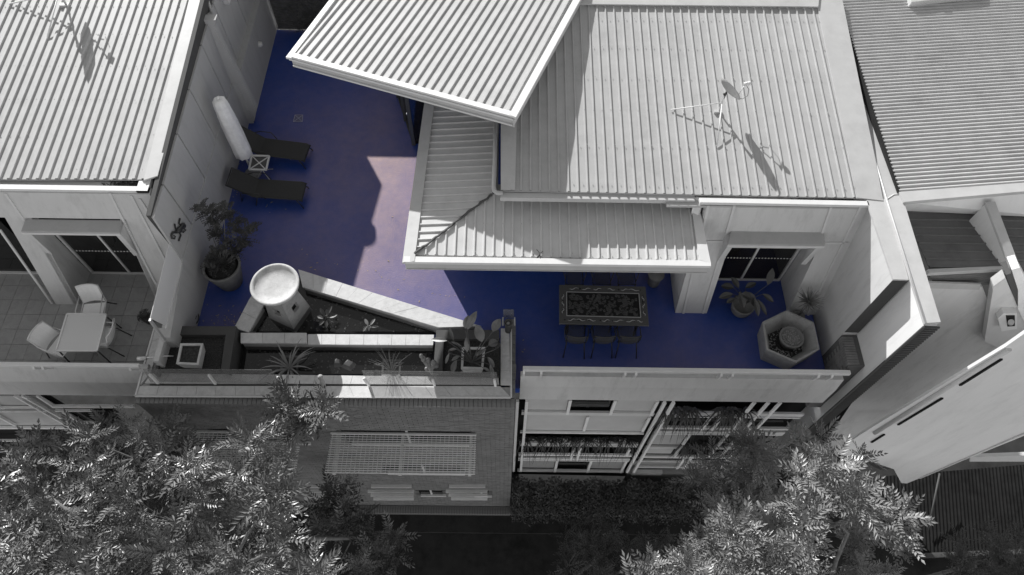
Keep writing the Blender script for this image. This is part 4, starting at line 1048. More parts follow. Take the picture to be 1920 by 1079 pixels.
# far end of the terrace: board fence, statue, bush
YF = P(540, 58, z=0).y
fe = thing('board_fence', 'dark horizontal board fence closing the far end of the blue terrace', 'fence', (-5.5, YF, 0))
for k in range(28): MB().box(-7.2, -1.5, YF+.02, YF+.05, .05+k*.10, .05+k*.10+.088).build('board', FENCEM, fe)
for xx in (-6.6, -4.8): MB().box(xx-.04, xx+.04, YF+.05, YF+.13, 0, 2.85).build('post', FENCEM, fe)
sb_ = P(517, 50, z=0)
stt = MB(); stt.lathe(sb_, [(.16, 0), (.17, .08), (.10, .15), (.09, .5), (.13, .75), (.10, .95), (.14, 1.15), (.12, 1.4), (.05, 1.55), (.08, 1.65), (.02, 1.78)], 14, .06)
stt.build('garden_statue', CONC, label='weathered slim stone statue against the wall at the far end of the terrace', cat='statue')
mb = MB(); cb_ = P(585, 48, z=.6)
for i in range(90):
    an = random.uniform(0, 6.28); fern(mb, cb_+Vector((random.uniform(-.5, .5), random.uniform(-.3, .3), random.uniform(-.3, .9))), (math.cos(an), math.sin(an), random.uniform(0, 1)), random.uniform(.2, .45), .06, 7, .5, .02)
bu = thing('bush', 'grey feathery bush in front of the board fence under the skewed roof', 'bush', (cb_.x, cb_.y, 0))
mb.build('foliage', LEAFB, bu, kind='stuff')
MB().tube([(cb_.x, cb_.y, 0), (cb_.x, cb_.y, .6)], .03, 6).build('stem', BARK, bu)

# dining table
zt_ = .75; T4 = [P(1048.5, 534, z=zt_), P(1210.5, 537.5, z=zt_), P(1217, 611, z=zt_), P(1048.5, 607, z=zt_)]
tcx = sum(T4, Vector())/4
dtb = thing('dining_table', 'rectangular dining table with a dark mosaic centre and pale scroll border', 'table', (tcx.x, tcx.y, 0))
MB().slab(T4, (0, 0, -.05)).build('table_top', TABM, dtb, bevel=.006)
def TT(s_, t_, dz_=.004): return T4[0].lerp(T4[1], s_).lerp(T4[3].lerp(T4[2], s_), t_)+Vector((0, 0, dz_))
s0, s1, t0, t1 = .085, .915, .19, .80
MB().slab([TT(s0, t0, .002), TT(s1, t0, .002), TT(s1, t1, .002), TT(s0, t1, .002)], (0, 0, -.01)).build('mosaic_field', MOSD, dtb)
mb = MB()
for a_, b_ in (((s0, t0), (s1, t0)), ((s1, t0), (s1, t1)), ((s1, t1), (s0, t1)), ((s0, t1), (s0, t0))): mb.bar(TT(*a_), TT(*b_), .018, .006)
mb.build('inlay_frame', INLAY, dtb)
mb = MB()
for i in range(150):
    s_, t_ = random.uniform(s0+.03, s1-.03), random.uniform(t0+.05, t1-.05); r_ = random.uniform(.025, .05); st_ = random.uniform(0, 6.28)
    for q_ in (1, .55):
        mb.tube([TT(s_, t_, .004)+Vector((math.cos(st_+k*.6)*r_*q_, math.sin(st_+k*.6)*r_*q_, 0)) for k in range(9 if q_ == 1 else 11)], .008, 4, False)
mb.build('mosaic_petals', MOSM, dtb, kind='stuff')
def scroll(s_, t_, vert=False, fl=1, L2=.10):
    pts = []
    for k in range(15):
        u_ = k/14*2-1; a_ = u_*L2; b_ = .022*math.sin(u_*math.pi*1.1)*fl
        if abs(u_) > .75: b_ += .012*fl*(1 if u_ > 0 else -1)
        pts.append(TT(s_, t_, .005)+(Vector((b_, a_, 0)) if vert else Vector((a_, b_, 0))))
    MB().tube(pts, [.003+.007*math.sin(math.pi*min(1, max(0, k/14))) for k in range(15)], 5).build('scroll_inlay', INLAY, dtb)
for s_, f_ in ((.17, 1), (.31, 1), (.44, 1), (.60, -1), (.75, 1), (.86, -1)): scroll(s_, .10, False, f_, random.uniform(.05, .13))
for s_, f_ in ((.14, 1), (.24, -1), (.36, -1), (.52, 1), (.66, 1), (.80, 1), (.9, -1)): scroll(s_, .90, False, f_, random.uniform(.05, .13))
for t_, f_ in ((.32, 1), (.50, -1), (.68, 1)): scroll(.042, t_, True, f_, .07)
for t_, f_ in ((.32, -1), (.50, 1), (.70, -1)): scroll(.958, t_, True, f_, .07)
dk = MB()
for i in range(34):
    s_ = random.uniform(.04, .96); t_ = random.choice((.10, .90))
    if i % 4 == 0: s_, t_ = random.choice((.042, .958)), random.uniform(.2, .8)
    dk.lathe(TT(s_, t_, .0), [(random.uniform(.015, .032), 0), (.012, .003)], 7)
dk.build('dark_inlay', MOSD, dtb, kind='stuff')
for p in T4:
    q_ = tcx.lerp(p, .78); MB().tube([(q_.x, q_.y, .70), (q_.x, q_.y, 0)], .03, 8).build('leg', BMET, dtb)
# mesh dining chairs, built facing +y (towards the table)
def chair(label):
    o_ = thing('dining_chair', label, 'chair', (0, 0, 0), group='dining chairs around the mosaic table')
    def cross(mb, f_, n=9):
        for k in range(-n, n+1):
            for sg in (1, -1):
                pts = []
                for j in range(7):
                    v_ = j/6; u_ = k/n+sg*(v_-.5)*1.0
                    if -.98 <= u_ <= .98: pts.append(f_(u_, v_))
                if len(pts) >= 2: mb.tube(pts, .0045, 3, False)
    sf = lambda u_, v_: Vector((u_*.22*(1-.12*(1-v_)), -.22+v_*.43, .44+.01*u_*u_))
    mb = MB(); cross(mb, sf); mb.build('seat', TABM, o_, local=True)
    MB().tube([sf(-1, 0), sf(1, 0), sf(1, 1), sf(-1, 1), sf(-1, 0)], .014, 6).build('seat_rim', BMET, o_, local=True)
    bf_ = lambda u_, v_: Vector((u_*.235, -.24-.05*v_-.05*(1-u_*u_), .46+.42*v_+.03*(1-u_*u_)*v_))
    mb = MB(); cross(mb, bf_); mb.build('backrest', TABM, o_, local=True)
    MB().tube([bf_(-1, 0)]+[bf_(-1, 1)]+[bf_(k/4-1, 1) for k in range(1, 9)]+[bf_(1, 0)], .015, 6).build('back_rim', BMET, o_, local=True)
    for s_ in (-1, 1):
        MB().tube([(s_*.2, -.22, .45), (s_*.23, -.36, .2), (s_*.25, -.44, 0)], .014, 6).build('leg', BMET, o_, local=True)
        MB().tube([(s_*.2, .2, .45), (s_*.23, .22, .2), (s_*.23, .24, 0)], .014, 6).build('leg', BMET, o_, local=True)
        MB().tube([(s_*.235, -.30, .68), (s_*.27, -.2, .67), (s_*.27, .02, .66), (s_*.23, .12, .62), (s_*.21, .14, .45)], .013, 6).build('armrest', BMET, o_, local=True)
    return o_
front = [(1081, 'left'), (1132, 'middle'), (1180, 'right')]
c0_ = chair('dark wire mesh dining chair on the near side of the mosaic table, the left one')
first = True
for px, nm in front:
    b_ = P(px+2, 632, z=.8); loc_ = (b_.x, b_.y+.27, 0)
    if first: c0_.location = loc_; c0_.rotation_euler = (0, 0, -.06); first = False
    else: clone(c0_, loc_, random.uniform(-.08, .04), 'dark wire mesh dining chair on the near side of the mosaic table, the %s one' % nm)
for px, nm in ((1077, 'left'), (1128, 'middle'), (1175, 'right')):
    b_ = P(px, 527, z=.45); clone(c0_, (b_.x, b_.y+.10, 0), math.pi+random.uniform(-.05, .05), 'dark wire mesh dining chair on the far side of the mosaic table, the %s one' % nm)
rs = P(1231, 518, z=.45)
MB().lathe((rs.x, rs.y+.05, 0), [(.12, 0), (.14, .02), (.16, .3), (.20, .43), (.205, .45), (.19, .47), (.02, .475)], 28).build('round_stool', POTM, label='round grey stool half under the eave right of the dining table', cat='stool')
# potted broad leaf plant by the door
pc2 = P(1394, 572, z=.35); pl = thing('round_pot', 'round pot by the glass door holding a broad leaved plant', 'pot', (pc2.x, pc2.y, 0))
MB().lathe((pc2.x, pc2.y, 0), [(.17, 0), (.24, .12), (.275, .34), (.28, .37), (.24, .37), (.23, .32), (.02, .32)], 28).build('pot_body', POTM, pl)
leafy('broad_leaf_plant', Vector((pc2.x, pc2.y, .36)), [((1376, 540), (1352, 536), 1.0, .95, .20), ((1374, 552), (1348, 558), .95, .85, .18), ((1385, 540), (1372, 520), 1.0, 1.1, .16), ((1398, 540), (1418, 530), 1.0, 1.05, .15), ((1440, 534), (1449, 504), 1.0, 1.3, .18), ((1430, 552), (1451, 566), .9, .85, .15), ((1414, 560), (1424, 594), .95, .6, .16), ((1420, 562), (1440, 592), .85, .55, .13), ((1378, 560), (1362, 568), .8, .7, .13), ((1390, 552), (1410, 560), 1.05, .95, .22), ((1386, 548), (1396, 578), 1.05, .8, .2), ((1404, 548), (1416, 575), 1.0, .8, .18)], LEAFB, 'broad leaved plant spreading from the round pot by the right glass door')
# hexagonal planter with inner round pot
zh = .62; hx = [(1475, 582), (1526, 604.5), (1537, 655), (1493, 680), (1437, 656), (1429.5, 604)]
Hq = cq(*hx, z=zh); hcx = sum(Hq, Vector())/6
hp = thing('hexagonal_planter', 'hexagonal concrete planter in the right corner of the blue terrace', 'planter', (hcx.x, hcx.y, 0))
mb = MB(); inn_ = [hcx+(p-hcx)*.93 for p in Hq]; low = [Vector((hcx.x+(p.x-hcx.x)*.62, hcx.y+(p.y-hcx.y)*.62, .22)) for p in Hq]; outb = [Vector((hcx.x+(p.x-hcx.x)*.9, hcx.y+(p.y-hcx.y)*.9, 0)) for p in Hq]
for k in range(6):
    k2 = (k+1) % 6
    mb.poly([Hq[k], Hq[k2], inn_[k2], inn_[k]]); mb.poly([Hq[k], Hq[k2], outb[k2], outb[k]]); mb.poly([inn_[k], inn_[k2], low[k2], low[k]])
mb.build('bowl', CONC, hp)
MB().slab([p for p in low], (0, 0, -.04)).build('soil', SOIL, hp)
ps = MB()
for i in range(150):
    an = random.uniform(0, 6.28); r_ = random.uniform(.25, .42); ps.ball((hcx.x+math.cos(an)*r_, hcx.y+math.sin(an)*r_*.9, .235), random.uniform(.01, .022), 1, (1, 1, .7), .2)
ps.build('pebbles', PEB, hp, kind='stuff')
ic = P(1484, 633, z=.5); ip = thing('round_pot', 'round pot topped with pale pebbles standing inside the hexagonal planter', 'pot', (ic.x, ic.y, .2))
MB().lathe((ic.x, ic.y, .2), [(.20, 0), (.265, .25), (.285, .28), (.285, .335), (.245, .34), (.235, .29), (.02, .29)], 30).build('pot_body', POTM, ip)
ps = MB()
for i in range(130):
    an = random.uniform(0, 6.28); r_ = .21*math.sqrt(random.random()); ps.ball((ic.x+math.cos(an)*r_, ic.y+math.sin(an)*r_, .50), random.uniform(.010, .02), 1, (1, 1, .7), .25)
ps.build('pebbles', PEB, ip, kind='stuff')
# spiky agave-like plant behind it
sc_ = P(1516, 566, z=.95)
mb = MB()
for i in range(95):
    th = random.uniform(0, 6.28); ph = random.uniform(-.25, 1.3); d = Vector((math.cos(th)*math.cos(ph), math.sin(th)*math.cos(ph), math.sin(ph))); l = random.uniform(.28, .42)
    sd_ = d.cross(Vector((0, 0, 1))).normalized()*.011
    mb.poly([sc_+d*.03-sd_, sc_+d*l*.5-sd_*1.2, sc_+d*l, sc_+d*l*.5+sd_*1.2, sc_+d*.03+sd_])
sk = thing('spiky_plant', 'spiky rosette plant on a thin stem behind the hexagonal planter', 'plant', (sc_.x+.02, sc_.y, 0))
mb.build('spikes', LEAFC, sk); MB().tube([(sc_.x+.02, sc_.y, 0), sc_], [.03, .02], 6).build('stem', BARK, sk)
MB().lathe((sc_.x+.02, sc_.y, 0), [(.12, 0), (.16, .25), (.13, .26), (.02, .22)], 20).build('pot', POTM, sk)
# lamp post unit at the brick corner
lp = P(953, 606, z=.9); ln = thing('terrace_lamp', 'round terrace lamp beside a glass panel at the brick corner', 'lamp', (lp.x, lp.y, .5))
MB().lathe((lp.x, lp.y, .5), [(.07, 0), (.08, .3), (.10, .40), (.10, .43), (.075, .43), (.06, .40), (.05, .34), (.02, .34)], 24).build('housing', CHAR, ln)
MB().lathe((lp.x, lp.y, .86), [(.045, 0), (.045, .03), (.01, .04)], 14).build('lens', WALLD, ln)
g_ = [P(944, 600, z=.6), P(964, 600, z=.6)]
MB().slab([P(944, 597, z=.75), P(964, 597, z=.75), P(963, 581, z=1.2), P(943, 581, z=1.2)], (0, .01, 0)).build('glass_panel', GLASSC, ln)
for px in (943, 965): MB().bar(P(px, 610, z=.6), P(px, 596, z=.9), .03, .03).build('glass_clamp', ALU, ln)
# scattered dry leaves on the deck
mb = MB()
for i in range(34):
    px, py = random.choice(((595, 190), (500, 372), (505, 395), (430, 610), (440, 600), (497, 560), (600, 505), (735, 500), (745, 560), (740, 400), (530, 300), (975, 650), (420, 575)))
    c_ = P(px+random.gauss(0, 14), py+random.gauss(0, 9), z=.012)
    if c_.x < -7.3: continue
    an = random.uniform(0, 6.28); d = Vector((math.cos(an), math.sin(an), random.uniform(-.05, .2)))*random.uniform(.02, .05); q_ = Vector((-d.y, d.x, .01))*.35
    mb.poly([c_-d, c_+q_, c_+d, c_-q_])
for i in range(150):
    e_ = random.random()
    if e_ < .4: c_ = Vector((-7.38+abs(random.gauss(0, .08)), random.uniform(7.6, 14.2), .008))
    elif e_ < .6: c_ = Vector((random.uniform(.4, 7.4), 6.5+abs(random.gauss(0, .06)), .008))
    elif e_ < .8: c_ = P(559, 505, z=.008).lerp(P(900, 608, z=.008), random.random())+Vector((0, .45+abs(random.gauss(0, .08)), 0))
    else: c_ = P(random.uniform(390, 450), random.uniform(590, 610), z=.008)
    an = random.uniform(0, 6.28); d = Vector((math.cos(an), math.sin(an), .02))*random.uniform(.008, .03); q_ = Vector((-d.y, d.x, .004))*.4
    mb.poly([c_-d, c_+q_, c_+d, c_-q_])
mb.build('fallen_leaves', DRYLEAF, kind='stuff', label='small dry leaves scattered over the blue terrace floor', cat='leaves')

# ---- balcony table and chairs on the left
bt4 = [P(126, 589, z=.72), P(199, 590, z=.72), P(182, 658, z=.72), P(105, 658, z=.72)]; bc = sum(bt4, Vector())/4
bt = thing('balcony_table', 'square frosted glass table on the left tiled balcony', 'table', (bc.x, bc.y, 0))
MB().slab([bc+(p-bc)*.96 for p in bt4], (0, 0, -.01)).build('glass_top', GLASSF, bt)
mb = MB()
for k in range(4): mb.bar(bt4[k]-Vector((0, 0, .005)), bt4[(k+1) % 4]-Vector((0, 0, .005)), .04, .04)
mb.build('top_frame', ALU, bt)
for p in bt4: MB().tube([bc.lerp(p, .94)-Vector((0, 0, .03)), Vector((bc.lerp(p, 1.04).x, bc.lerp(p, 1.04).y, 0))], .018, 6).build('leg', BMET, bt)
def wchair(label):
    o_ = thing('balcony_chair', label, 'chair', (0, 0, 0), group='white sling chairs on the balcony')
    MB().slab([(-.24, -.2, .43), (.24, -.2, .43), (.24, .24, .45), (-.24, .24, .45)], (0, 0, .015)).build('seat', MESHW, o_, local=True)
    pts = [(u_*.24, -.23-.05*(1-u_*u_), .46) for u_ in (-1, -.5, 0, .5, 1)]; pt2 = [(u_*.24, -.40-.05*(1-u_*u_), .92) for u_ in (-1, -.5, 0, .5, 1)]
    mb = MB()
    for k in range(4): mb.slab([pts[k], pts[k+1], pt2[k+1], pt2[k]], (0, .012, 0))
    mb.build('backrest', MESHW, o_, local=True)
    MB().tube(pt2, .02, 6).build('top_rail', ALU, o_, local=True)
    for s_ in (-1, 1):
        MB().tube([(s_*.25, -.41, .92), (s_*.26, -.24, .45), (s_*.27, .22, .44)], .015, 6).build('side_frame', ALU, o_, local=True)
        MB().tube([(s_*.27, -.3, .66), (s_*.28, .1, .66), (s_*.27, .2, .62), (s_*.27, .24, 0)], .015, 6).build('armrest', ALU, o_, local=True)
        MB().tube([(s_*.26, -.2, .45), (s_*.27, -.40, 0)], .014, 6).build('leg', BMET, o_, local=True)
    return o_
wc = wchair('white sling balcony chair behind the square glass table, facing the street')
b_ = P(175, 583, z=.44); wc.location = (b_.x, b_.y, 0); wc.rotation_euler = (0, 0, math.pi+.12)
b_ = P(112, 648, z=.44); clone(wc, (b_.x+.03, b_.y, 0), -math.pi/2-.35, 'white sling balcony chair at the left side of the square glass table')
b_ = P(196, 632, z=.44); clone(wc, (b_.x-.05, b_.y, 0), math.pi/2-.05, 'white sling balcony chair pushed under the right side of the square glass table')
pp_ = P(272, 592, z=.3); bp_ = thing('balcony_pot_plant', 'small dark potted plant in the shaded corner behind the glass screen', 'plant', (pp_.x, pp_.y, 0))
MB().lathe((pp_.x, pp_.y, 0), [(.09, 0), (.13, .22), (.1, .23), (.02, .2)], 18).build('pot', CHAR, bp_)
mb = MB()
for i in range(22):
    an = random.uniform(0, 6.28); fern(mb, (pp_.x, pp_.y, .25), (math.cos(an), math.sin(an), 1), .28, .05, 6, .7, .02)
mb.build('foliage', LEAFB, bp_, kind='stuff')

# ---- roof antennas
def antenna():
    f_ = CR(1348, 211); o_ = thing('satellite_dish', 'satellite dish on a braced mast in the middle of the central ribbed roof', 'satellite dish', f_)
    top = P(1354, 193, y=f_.y); t2 = P(1357, 178, y=f_.y)
    MB().tube([f_, top, t2], .022, 8).build('mast', ALU, o_)
    MB().box(f_.x-.12, f_.x+.05, f_.y-.04, f_.y+.04, f_.z-.01, f_.z+.05).build('foot_plate', FLASH, o_)
    MB().tube([CR(1257, 208)+Vector((0, 0, .03)), top], .013, 6).build('brace', WHITE, o_)
    MB().tube([CR(1344, 275)+Vector((0, 0, .03)), top], .013, 6).build('brace', WHITE, o_)
    c_ = P(1365, 172, y=f_.y+.02); n_ = (R @ Vector((.70, .66, .15))).normalized()
    u_ = n_.cross(Vector((0, 0, 1))).normalized(); v_ = n_.cross(u_); rd_ = .30
    mb = MB(); rings = []
    for i in range(6):
        r_ = rd_*i/5
        rings.append([mb.bm.verts.new(c_+u_*math.cos(k*math.pi/14)*r_+v_*math.sin(k*math.pi/14)*r_*1.08+n_*(.07*(r_/rd_)**2)) for k in range(28)] if i else [mb.bm.verts.new(c_)])
    for k in range(28): mb.bm.faces.new((rings[0][0], rings[1][k], rings[1][(k+1) % 28])).smooth = True
    for A, B in zip(rings[1:], rings[2:]):
        for k in range(28): mb.bm.faces.new((A[k], B[k], B[(k+1) % 28], A[(k+1) % 28])).smooth = True
    geo = bmesh.ops.solidify(mb.bm, geom=mb.bm.faces[:], thickness=.012)
    mb.build('reflector', WALLD, o_)
    MB().tube([t2, c_-n_*.04], .03, 6).tube([f_.lerp(t2, .6), c_-n_*.06-Vector((0, 0, .12)), c_-n_*.03], .012, 5).build('bracket', BMET, o_)
    l_ = P(1398, 158, y=f_.y+.12)
    MB().tube([P(1381, 183, y=f_.y+.02), l_], .013, 6).build('feed_arm', ALU, o_)
    MB().tube([l_-Vector((.04, 0, 0)), l_+Vector((.07, 0, .02))], [.035, .045], 10).ball(l_+Vector((.07, 0, .02)), .05, 2).build('receiver', WHITE, o_)
    MB().tube([P(1382, 184, y=f_.y), P(1392, 186, y=f_.y), P(1402, 180, y=f_.y+.05), P(1404, 168, y=f_.y+.1), l_], .007, 5).build('cable', BMET, o_)
    return o_
an_ = antenna()
f2 = LR(126, 12)
clone(an_, f2, .02, 'satellite dish on a braced mast at the top edge of the left house roof', 1.28)

# ================================================================== NEIGHBOUR ON THE RIGHT
nh = thing('neighbour_house', 'neighbouring building at the right edge with a fine corrugated roof', 'house', (10.5, 9, 0))
zn = 3.6; A, B = P(1687, 359, z=zn), P(1990, 337, z=zn); nd = (B-A).normalized(); npd = Vector((-nd.y, nd.x, 0))
NN = Vector((-npd.x*.05, -npd.y*.05, 1)).normalized()
def NR(px, py): return PN(px, py, A, NN)
ribbed('roof_sheet', [NR(1686, 359), NR(2000, 337), NR(2000, -20), NR(1566, -20)], nd, .10, [(i/6, .017*math.sin(2*math.pi*i/6)) for i in range(6)], mat('neighbour_roof_metal', .46, .55, .07, 3, .05, 8, .3, spots=.2), nh)
MB().slab([NR(1684, 362), NR(1560, -20), NR(1568, -20), NR(1690, 362)], (0, 0, -.15)).build('side_gap', DARK, nh)
MB().slab([P(1686, 360, z=zn+.02), P(2000, 337, z=zn+.02), P(2000, 352, z=zn+.02), P(1695, 379, z=zn+.02)], (0, 0, -.10)).build('gutter', FLASH, nh)
# pale wall strip below and shadow gap
yW = P(1700, 386, z=2.9).y
MB().slab([P(1695, 380, z=zn-.1), P(2000, 356, z=zn-.1), P(2000, 410, z=2.78), P(1700, 396, z=2.78)], (0, .1, 0)).build('upper_wall', WALLW, nh)
# lower shaded roof
zlr = 2.75; q0 = P(1700, 397, z=zlr)
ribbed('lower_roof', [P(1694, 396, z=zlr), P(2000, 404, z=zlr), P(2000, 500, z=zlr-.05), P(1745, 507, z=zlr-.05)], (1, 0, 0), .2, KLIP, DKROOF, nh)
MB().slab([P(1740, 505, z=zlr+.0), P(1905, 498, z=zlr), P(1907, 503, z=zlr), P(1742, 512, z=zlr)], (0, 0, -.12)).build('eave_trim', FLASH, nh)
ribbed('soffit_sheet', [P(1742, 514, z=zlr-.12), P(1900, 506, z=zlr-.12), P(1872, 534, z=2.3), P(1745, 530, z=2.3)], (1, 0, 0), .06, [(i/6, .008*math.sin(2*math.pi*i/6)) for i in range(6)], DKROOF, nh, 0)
# parapet fin dividing the lower roofs
zf = zlr+.7
MB().slab([P(1848, 380, z=zf), P(1866, 378, z=zf), P(1912, 500, z=zf-.5), P(1893, 498, z=zf-.5)], (0, 0, -.06)).build('fin_cap', FLASH, nh)
MB().slab([P(1849, 381, z=zf-.06), P(1893, 497, z=zf-.56), Vector((P(1893, 497, z=zf-.56).x, P(1893, 497, z=zf-.56).y, zlr-.3)), Vector((P(1849, 381, z=zf-.06).x, P(1849, 381, z=zf-.06).y, zlr-.1))], (.2, 0, 0)).build('fin_wall', WALLW, nh)
# walls below
yW1 = P(1760, 540, z=2.25).y
MB().slab([P(a_, b_, y=yW1) for a_, b_ in ((1700, 533), (1842, 538), (1886, 655), (1640, 806), (1500, 900), (1500, 700))], (0, .2, 0)).build('recessed_wall', WALLW if 0 else WALL, nh)
MB().slab([P(1738, 530, y=yW1-.05), P(1840, 534, y=yW1-.05), P(1836, 544, y=yW1-.05), P(1742, 541, y=yW1-.05)], (0, .04, 0)).build('wall_trim', WALLD, nh)
yW2 = 5.75
MB().slab([P(a_, b_, y=yW2) for a_, b_ in ((2000, 570), (2000, 785), (1700, 907), (1690, 906), (1676, 880), (1620, 862), (1560, 850), (1638, 800), (1886, 650))], (0, .06, 0)).build('lower_wall', WALLW, nh)
MB().tube([P(1892, 655, y=yW2-.02), P(1768, 732, y=yW2-.02), P(1640, 812, y=yW2-.02)], .055, 8).build('ledge_moulding', TRIM, nh)
for a_, b_ in (((1800, 723), (1878, 674)), ((1684, 797), (1767, 747)), ((1634, 830), (1658, 815))):
    MB().bar(P(*a_, y=yW2-.02), P(*b_, y=yW2-.02), .05, .03, up=(0, -1, 0)).build('slot_vent', DARK, nh)
MB().bar(P(1725, 897, y=yW2-.015), P(1990, 783, y=yW2-.015), .04, .03, up=(0, -1, 0)).build('base_bead', TRIM, nh)
# drainpipe
yp = yW1-.08
MB().tube([P(1862, 538, y=yp), P(1872, 560, y=yp), P(1870, 575, y=yp), P(1860, 605, y=yp), P(1860, 615, y=yp), P(1872, 640, y=yp), P(1884, 660, y=yp-.1)], .06, 12).build('drainpipe', PIPE, nh)
# pale box niche with a fitting
MB().slab([P(a_, b_, y=yW1-.3) for a_, b_ in ((1863, 537), (1885, 521), (1908, 574), (1990, 760), (1886, 660), (1846, 640))], (0, .2, 0)).build('corner_wall', WALL, nh)
MB().slab([P(a_, b_, y=yW1-.32) for a_, b_ in ((1886, 516), (1896, 513), (1909, 545), (1907, 574))], (0, .3, 0)).build('fin_return', CHAR, nh)
MB().slab([P(a_, b_, y=yW1-.34) for a_, b_ in ((1897, 506), (1912, 502), (1990, 650), (1990, 750), (1909, 580), (1909, 545))], (0, .3, 0)).build('fin_lower', WALLW, nh)
fx = thing('vent_box', 'white vent box with a round flue on the wall at the right edge', 'vent', P(1895, 612, y=yW1-.45))
yb_ = yW1-.45
MB().slab([P(1871, 598, y=yb_), P(1882, 588, y=yb_), P(1907, 588, y=yb_), P(1907, 617, y=yb_), P(1878, 622, y=yb_)], (0, .16, 0)).build('box', WHITE, fx)
MB().slab([P(1886, 592, y=yb_-.01), P(1903, 592, y=yb_-.01), P(1903, 612, y=yb_-.01), P(1889, 613, y=yb_-.01)], (0, .008, 0)).build('opening', DARK, fx)
MB().tube([P(1895, 606, y=yb_-.02), P(1896, 604, y=yb_-.09)], .06, 14).build('flue', PIPE, fx)
# hatch on the far roof
hq = [NR(1700, -6), NR(1760, -14), NR(1840, -14), NR(1838, -2), NR(1704, 15)]
hq = [NR(1698, -12), NR(1703, 14), NR(1838, -2), NR(1838, -16)]
rh = thing('roof_hatch', 'low metal hatch at the top of the corrugated neighbour roof', 'hatch', sum(hq, Vector())/4)
MB().slab([p+NN*.16 for p in hq], -NN*.17).build('cover', FLASH, rh)
MB().tube([NR(1748, 5)+NN*.17, NR(1757, 2)+NN*.22, NR(1765, 6)+NN*.17], .02, 6).build('handle', BMET, rh)
# corrugated shed roof low on the right, shade put into its dark colour
zs = -8.7; sh4 = [P(1640, 895, z=zs), P(1940, 870, z=zs), P(1960, 1030, z=zs-.2), P(1715, 1040, z=zs-.2)]
shd = thing('low_shed', 'low shed with a dark corrugated roof in the shaded lower right corner', 'shed', (sum(sh4, Vector())/4).xy.to_3d()+Vector((0, 0, GZ)))
ribbed('roof_sheet', sh4, (sh4[2]-sh4[1]), .12, [(i/6, .018*math.sin(2*math.pi*i/6)) for i in range(6)], mat('shade_dark_roof', .016, .85, .25, 3, .1, 20, .05, spots=.5), shd)
MB().slab([p-Vector((0, 0, .06)) for p in sh4], (0, 0, GZ-zs+.2)).build('wall', CHAR, shd)
MB().bar(sh4[2]+Vector((0, -.05, 0)), sh4[3]+Vector((0, -.05, 0)), .15, .12).build('gutter', CHAR, shd)
MB().tube([P(1762, 888, z=zs+.7), P(1740, 995, z=zs+.05)], .03, 6).build('vent_pole', CHAR, label='thin dark pole leaning on the low corrugated shed roof', cat='pole')
MB().slab([P(1660, 876, z=-5), P(1680, 874, z=-5), P(1682, 862, z=-5), P(1630, 862, z=-5)], (0, 0, -.3)).build('ledge', CHAR, nh)
MB().slab([P(1820, 858, y=6.0), P(1990, 852, y=6.0), P(1990, 866, y=6.0), P(1818, 866, y=6.0)], (0, .1, 0)).build('garden_wall', TRIM, nh)

# ================================================================== HEDGE
hd = thing('hedge', 'dark clipped hedge below the white framed facade beside the road', 'hedge', (3, 5.9, GZ))
mb = MB()
hx0, hx1 = P(957, 890, z=-7.5).x, P(1315, 890, z=-7.5).x
for i in range(11000):
    x = random.uniform(hx0+.02, hx1+.3); y = random.uniform(5.25, 6.1); zt2 = -8.55+1.9*(1-((y-6.1)/.95)**2)+.12*math.sin(x*5)+.1*math.sin(x*11+2)
    z_ = min(zt2, zt2-abs(random.gauss(0, .18)))
    c_ = Vector((x, y-.25*random.random(), z_)); d = Vector((random.uniform(-1, 1), random.uniform(-1, 1), random.uniform(-.4, .6))).normalized()*random.uniform(.03, .07); q_ = d.cross(Vector((random.uniform(-1, 1), random.uniform(-1, 1), 1))).normalized()*.022
    mb.poly([c_-d, c_+q_, c_+d, c_-q_])
mb.build('foliage', HEDGEM, hd, kind='stuff')
MB().box(hx0, hx1+.2, 5.5, 6.1, GZ, -7.7).build('stem_mass', SOIL, hd)

# ================================================================== TREES
def frond_mesh(seed, m, L=.42, n=8, lw=.030, ll=.135):
    rnd = random.Random(seed); bm = bmesh.new()
    def V(p): return bm.verts.new(p)
    for i in range(n+1):
        t = .18+.82*i/n; x = L*t; z = .10*L*math.sin(t*2.2)-.20*L*t*t
        for s_ in ((-1, 1) if i < n else (0,)):
            an = (math.radians(58-22*t+rnd.uniform(-7, 7)))*s_; l = ll*(1.0-.35*abs(t-.5)*1.3)*rnd.uniform(.85, 1.12)
            d = Vector((math.cos(an), math.sin(an), rnd.uniform(-.25, .35))).normalized()
            sd_ = d.cross(Vector((0, 0, 1))).normalized()*lw*.5; up_ = Vector((0, 0, lw*.22)); p = Vector((x, 0, z))
            a_, m1_, m2_, e_ = p, p+d*l*.42+sd_+up_, p+d*l*.42-sd_+up_, p+d*l
            v0, v1, v2, v3 = V(a_), V(m1_), V(m2_), V(e_)
            bm.faces.new((v0, v1, v3)); bm.faces.new((v0, v3, v2))
    bmesh.ops.recalc_face_normals(bm, faces=[])
    me = bpy.data.meshes.new('leaf'); bm.to_mesh(me); bm.free(); me.materials.append(m)
    return me
def inside(px, py, poly):
    c_ = False; j = len(poly)-1
    for i in range(len(poly)):
        xi, yi = poly[i]; xj, yj = poly[j]
        if (yi > py) != (yj > py) and px < (xj-xi)*(py-yi)/(yj-yi)+xi: c_ = not c_
        j = i
    return c_
